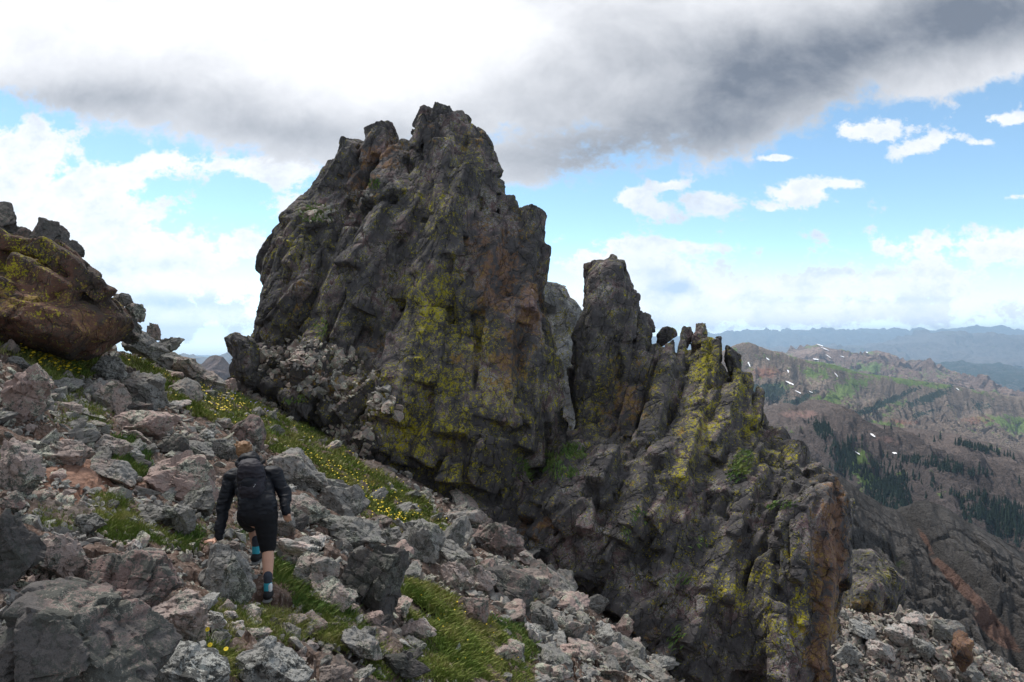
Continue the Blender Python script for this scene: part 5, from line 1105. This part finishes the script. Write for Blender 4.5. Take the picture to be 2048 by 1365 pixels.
s0 = pc + Vector((.02, -.02, 0)) * SK; m_ = s0 + Vector((.012, -.035, .0)) * SK; capsule(b, s0, m_, .012 * SK, .010 * SK, 8, 3); capsule(b, m_, m_ + Vector((-.006, -.028, -.006)) * SK, .010 * SK, .008 * SK, 8, 3)
# hanging hand, loosely curled
pr_ = J(575, 1029, .30); capsule(b, wrR, pr_, .025 * SK, .024 * SK); capsule(b, pr_ + Vector((-.022, .0, -.012)) * SK, pr_ + Vector((.022, 0, -.012)) * SK, .015 * SK, .015 * SK)
for k, (dx_, ln) in enumerate([(-.028, .034), (-.010, .040), (.009, .038), (.027, .030)]):
    s0 = pr_ + Vector((dx_, 0, -.022)) * SK; m_ = s0 + Vector((dx_ * .12, .010, -ln)) * SK; e_ = m_ + Vector((0, .022, -ln * .55)) * SK
    capsule(b, s0, m_, .0095 * SK, .0086 * SK, 8, 3); capsule(b, m_, e_, .0086 * SK, .0072 * SK, 8, 3)
s0 = pr_ + Vector((-.028, .004, -.002)) * SK; m_ = s0 + Vector((-.018, .014, -.026)) * SK; capsule(b, s0, m_, .011 * SK, .010 * SK, 8, 3); capsule(b, m_, m_ + Vector((.004, .012, -.022)) * SK, .010 * SK, .008 * SK, 8, 3)
flesh('body', b, .0055, M_SKIN, hk, 3)
# jacket with hood
b = bmesh.new(); mid = hipR.lerp(hipL, .5)
capsule(b, shL.lerp(shR, .06), shL.lerp(shR, .94), .084 * SK, .084 * SK, 20)
capsule(b, chest + Vector((-.05, 0, -.02)) * SK, mid + Vector((-.045, -.01, .10)) * SK, .14 * SK, .115 * SK, 20); capsule(b, chest + Vector((.05, 0, -.02)) * SK, mid + Vector((.05, -.01, .10)) * SK, .14 * SK, .118 * SK, 20)
capsule(b, mid + Vector((-.07, -.01, .11)) * SK, mid + Vector((-.075, -.01, .045)) * SK, .110 * SK, .115 * SK, 20); capsule(b, mid + Vector((.065, -.01, .11)) * SK, mid + Vector((.06, -.01, .045)) * SK, .112 * SK, .115 * SK, 20)
capsule(b, chest + Vector((0, .02, .04)) * SK, neck + Vector((0, 0, .0)), .12 * SK, .088 * SK, 20)
for sh_, el_, wr_ in ((shL, elL, wrL), (shR, elR, wrR)):
    capsule(b, sh_, el_, .073 * SK, .056 * SK); capsule(b, el_, wr_.lerp(el_, .02), .056 * SK, .040 * SK)
ellip(b, neck + Vector((-.005, -.035, .02)) * SK, (.118 * SK, .085 * SK, .082 * SK), (R(25), R(-14), 0)); ellip(b, neck + Vector((-.03, .03, .03)) * SK, (.105 * SK, .09 * SK, .07 * SK), (R(20), R(-14), 0))
jk = flesh('jacket', b, .008, M_JKT, hk, 3, .016, 8.0)
b = bmesh.new(); capsule(b, neck + Vector((.0, -.115, .0)) * SK, neck + Vector((.07, -.11, .022)) * SK, .006 * SK, .006 * SK, 8, 3); flesh('reflective_piping', b, .004, M_WHITE, hk, 1)
# shorts
b = bmesh.new()
ellip(b, mid + Vector((0, 0, .03)) * SK, (.185 * SK, .145 * SK, .13 * SK)); capsule(b, hipR, kneeR + Vector((0, -.005, .0)), .118 * SK, .076 * SK, 20); capsule(b, hipL + Vector((-.02, 0, 0)), hipL.lerp(kneeL, .8) + Vector((-.02, 0, -.01)), .112 * SK, .085 * SK, 20)
flesh('shorts', b, .008, M_SHORT, hk, 4, .006, 8.0, 4)
# hair
b = bmesh.new(); ellip(b, head + Vector((.0, -.012, .028)) * SK, (.077 * SK, .090 * SK, .094 * SK), (R(-30), R(-14), 0)); rr = random.Random(2)
for _ in range(26):
    a = rr.uniform(0, 6.28); q = head + Vector((math.cos(a) * .06, -.03 + math.sin(a) * .05, .07 + rr.uniform(-.04, .03))) * SK; capsule(b, q, q + Vector((rr.gauss(0, .02), rr.gauss(0, .02), .02)) * SK, .014 * SK, .006 * SK, 8, 3)
flesh('hair', b, .006, M_HAIR, hk, 2, .006, 26, 6)
def foot(ank, toe_dir, white):
    sk_ = bmesh.new(); capsule(sk_, ank + Vector((0, 0, .085)) * SK, ank + Vector((0, -.002, .135)) * SK, .040 * SK, .044 * SK); flesh('sock_cuff', sk_, .006, M_SOCKG, hk, 2)
    sk_ = bmesh.new(); capsule(sk_, ank + Vector((0, 0, -.02)) * SK, ank + Vector((0, 0, .06)) * SK, .039 * SK, .040 * SK); so = flesh('sock', sk_, .006, M_SOCKT, hk, 2)
    if white: sk_ = bmesh.new(); capsule(sk_, ank + Vector((.022, -.012, .005)) * SK, ank + Vector((.022, -.012, .05)) * SK, .024 * SK, .025 * SK); flesh('sock_panel', sk_, .006, M_WHITE, so if False else hk, 2)
    d = Vector(toe_dir).normalized(); up = Vector((0, 0, 1)); sh = bmesh.new(); base_ = ank + Vector((0, 0, -.058)) * SK
    capsule(sh, base_ - d * .025 * SK + up * .012, base_ + d * .10 * SK, .044 * SK, .044 * SK, 18); capsule(sh, base_ + d * .10 * SK, base_ + d * .18 * SK - up * .008, .043 * SK, .034 * SK, 18); capsule(sh, base_ + up * .0, base_ + up * .045 * SK, .042 * SK, .040 * SK, 18)
    s_ = flesh('shoe', sh, .006, M_SHOE, hk, 2)
    so = bmesh.new(); lo = base_ - up * .034 * SK
    for t in (-.045, -.01, .03, .07, .11, .15, .185): ellip(so, lo + d * t * SK, (.046 * SK, .04 * SK, .017 * SK))
    f2 = flesh('sole', so, .006, M_SOLE, hk, 2); return s_
foot(ankR, (-.12, 1, .05), True); foot(ankL, (.15, 1, .12), False)
# the pack on the hiker's back
bp = empty('backpack', J(503, 962, .28)); tag(bp, 'small black daypack with a white emblem worn by the hiker', 'backpack')
b = bmesh.new(); pcn = J(503, 962, .30)
axis_t = J(499, 926, .40) - J(507, 1000, .22)
def PK(x, y, z): return pcn + Vector((x, 0, 0)) * SK + Vector((0, -1, .0)) * y * SK + axis_t.normalized() * z * SK + Vector((-.05, 0, 0)) * z * SK
ellip(b, PK(0, -.01, .0), (.125 * SK, .10 * SK, .205 * SK), (R(14), R(-3), 0), .72); ellip(b, PK(0, .02, -.10), (.112 * SK, .09 * SK, .11 * SK), (R(14), 0, 0), .75)
flesh('pack_body', b, .007, M_PACK, bp, 3, .012, 10, 8)
b = bmesh.new(); ellip(b, PK(0, .06, -.06), (.085 * SK, .06 * SK, .11 * SK), (R(14), 0, 0), .7); flesh('front_pocket', b, .007, M_JKT, bp, 3, .004, 12, 9)
b = bmesh.new(); ellip(b, PK(0, .005, .17), (.104 * SK, .088 * SK, .05 * SK), (R(20), 0, 0), .8); flesh('lid', b, .007, M_PACK, bp, 3, .006, 12, 10)
for s_ in (-1, 1):
    b = bmesh.new(); capsule(b, PK(s_ * .10, .0, -.13), PK(s_ * .16, -.12, -.15), .012 * SK, .016 * SK, 8, 3); flesh('hip_strap', b, .005, M_SHORT, bp, 1)
    b = bmesh.new(); capsule(b, PK(s_ * .085, -.01, .16), PK(s_ * .11, -.13, .19), .016 * SK, .02 * SK, 8, 3); flesh('shoulder_strap', b, .005, M_SHORT, bp, 1)
b = bmesh.new(); capsule(b, PK(.012, .128, .04), PK(.015, .11, .10), .0035 * SK, .0035 * SK, 8, 3); flesh('buckle_strap', b, .0028, M_GREY, bp, 1)
for s_ in (-1, 1):
    for z_ in (.09, -.06):
        b = bmesh.new(); capsule(b, PK(s_ * .122, .03, z_), PK(s_ * .07, .10, z_ + .02), .0045 * SK, .0045 * SK, 8, 3); flesh('side_strap', b, .0035, M_GREY if z_ > 0 else M_SHORT, bp, 1)
b = bmesh.new(); capsule(b, PK(-.075, .105, -.19), PK(.075, .105, -.19), .004 * SK, .004 * SK, 8, 3); flesh('lower_strap', b, .0035, M_SHORT, bp, 1)
b = bmesh.new(); capsule(b, PK(-.10, .02, -.16), PK(-.11, -.02, -.26), .005 * SK, .005 * SK, 8, 3); flesh('hanging_strap', b, .004, M_SHORT, bp, 1)
fc = bpy.data.curves.new('emblem', 'FONT'); fc.body = 'Osprey'; fc.size = .042 * SK; fc.extrude = .001; fc.shear = .3; fo_ = bpy.data.objects.new('emblem_curve', fc); COL.objects.link(fo_)
dg = bpy.context.evaluated_depsgraph_get(); me = bpy.data.meshes.new_from_object(fo_.evaluated_get(dg)); bpy.data.objects.remove(fo_); me.materials.append(M_WHITE)
em = bpy.data.objects.new('emblem', me); COL.objects.link(em); em.parent = bp; em.location = PK(-.045, .130, -.045) - Vector(bp.location); em.rotation_euler = (R(80), R(-8), 0)
lap('hiker')
# ------------------------------------------------------------------ the air
bx = bmesh.new(); bmesh.ops.create_cube(bx, size=1); me = bpy.data.meshes.new('haze'); bx.to_mesh(me); bx.free()
hz = bpy.data.objects.new('haze', me); COL.objects.link(hz); zmin, zmax = -946., 500.
hz.location = (0, 11500, (zmin + zmax) / 2); hz.scale = (70000, 27400, zmax - zmin)
m = bpy.data.materials.new('air haze'); m.use_nodes = True; nt = m.node_tree; nt.nodes.remove(nt.nodes['Principled BSDF'])
pv = nt.nodes.new('ShaderNodeVolumePrincipled'); pv.inputs['Color'].default_value = (.52, .75, 1.0, 1); pv.inputs['Density'].default_value = 6.5e-5; pv.inputs['Anisotropy'].default_value = .35
nt.links.new(pv.outputs[0], nt.nodes['Material Output'].inputs['Volume']); me.materials.append(m); tag(hz, kind='stuff')
for o in COL.objects:
    if o.type == 'MESH' and o.name.split('.')[0] in ('mountains', 'hills', 'ridge', 'valley_floor'):
        z = min(v_[2] for v_ in o.bound_box); zt = max(v_[2] for v_ in o.bound_box); yy_ = max(v_[1] for v_ in o.bound_box); print('ZR', o.name, round(z), round(zt), round(yy_))

# an unseen cloud added overhead, between the sun and the crags: it thins the sunlight here while the far ridges stay sunlit
b = bmesh.new(); bmesh.ops.create_icosphere(b, subdivisions=4, radius=1)
for v_ in b.verts:
    n_ = 1 + .12 * math.sin(v_.co.x * 7 + 1) * math.cos(v_.co.y * 6) + .08 * math.sin(v_.co.y * 13); v_.co = Vector((v_.co.x * 900 * n_, v_.co.y * 1150 * n_, v_.co.z * 200 * n_))
me = bpy.data.meshes.new('shade_cloud'); b.to_mesh(me); b.free(); cl = bpy.data.objects.new('shade_cloud', me); COL.objects.link(cl)
cl.location = (_s.x / _s.z * 1700, _s.y / _s.z * 1700 + 330, 1700)
m = bpy.data.materials.new('cloud vapour'); m.use_nodes = True; nt = m.node_tree; nt.nodes.remove(nt.nodes['Principled BSDF'])
pv = nt.nodes.new('ShaderNodeVolumePrincipled'); pv.inputs['Color'].default_value = (.98, .98, .98, 1); pv.inputs['Density'].default_value = .0013; pv.inputs['Anisotropy'].default_value = .5
nt.links.new(pv.outputs[0], nt.nodes['Material Output'].inputs['Volume']); me.materials.append(m); tag(cl, kind='stuff')
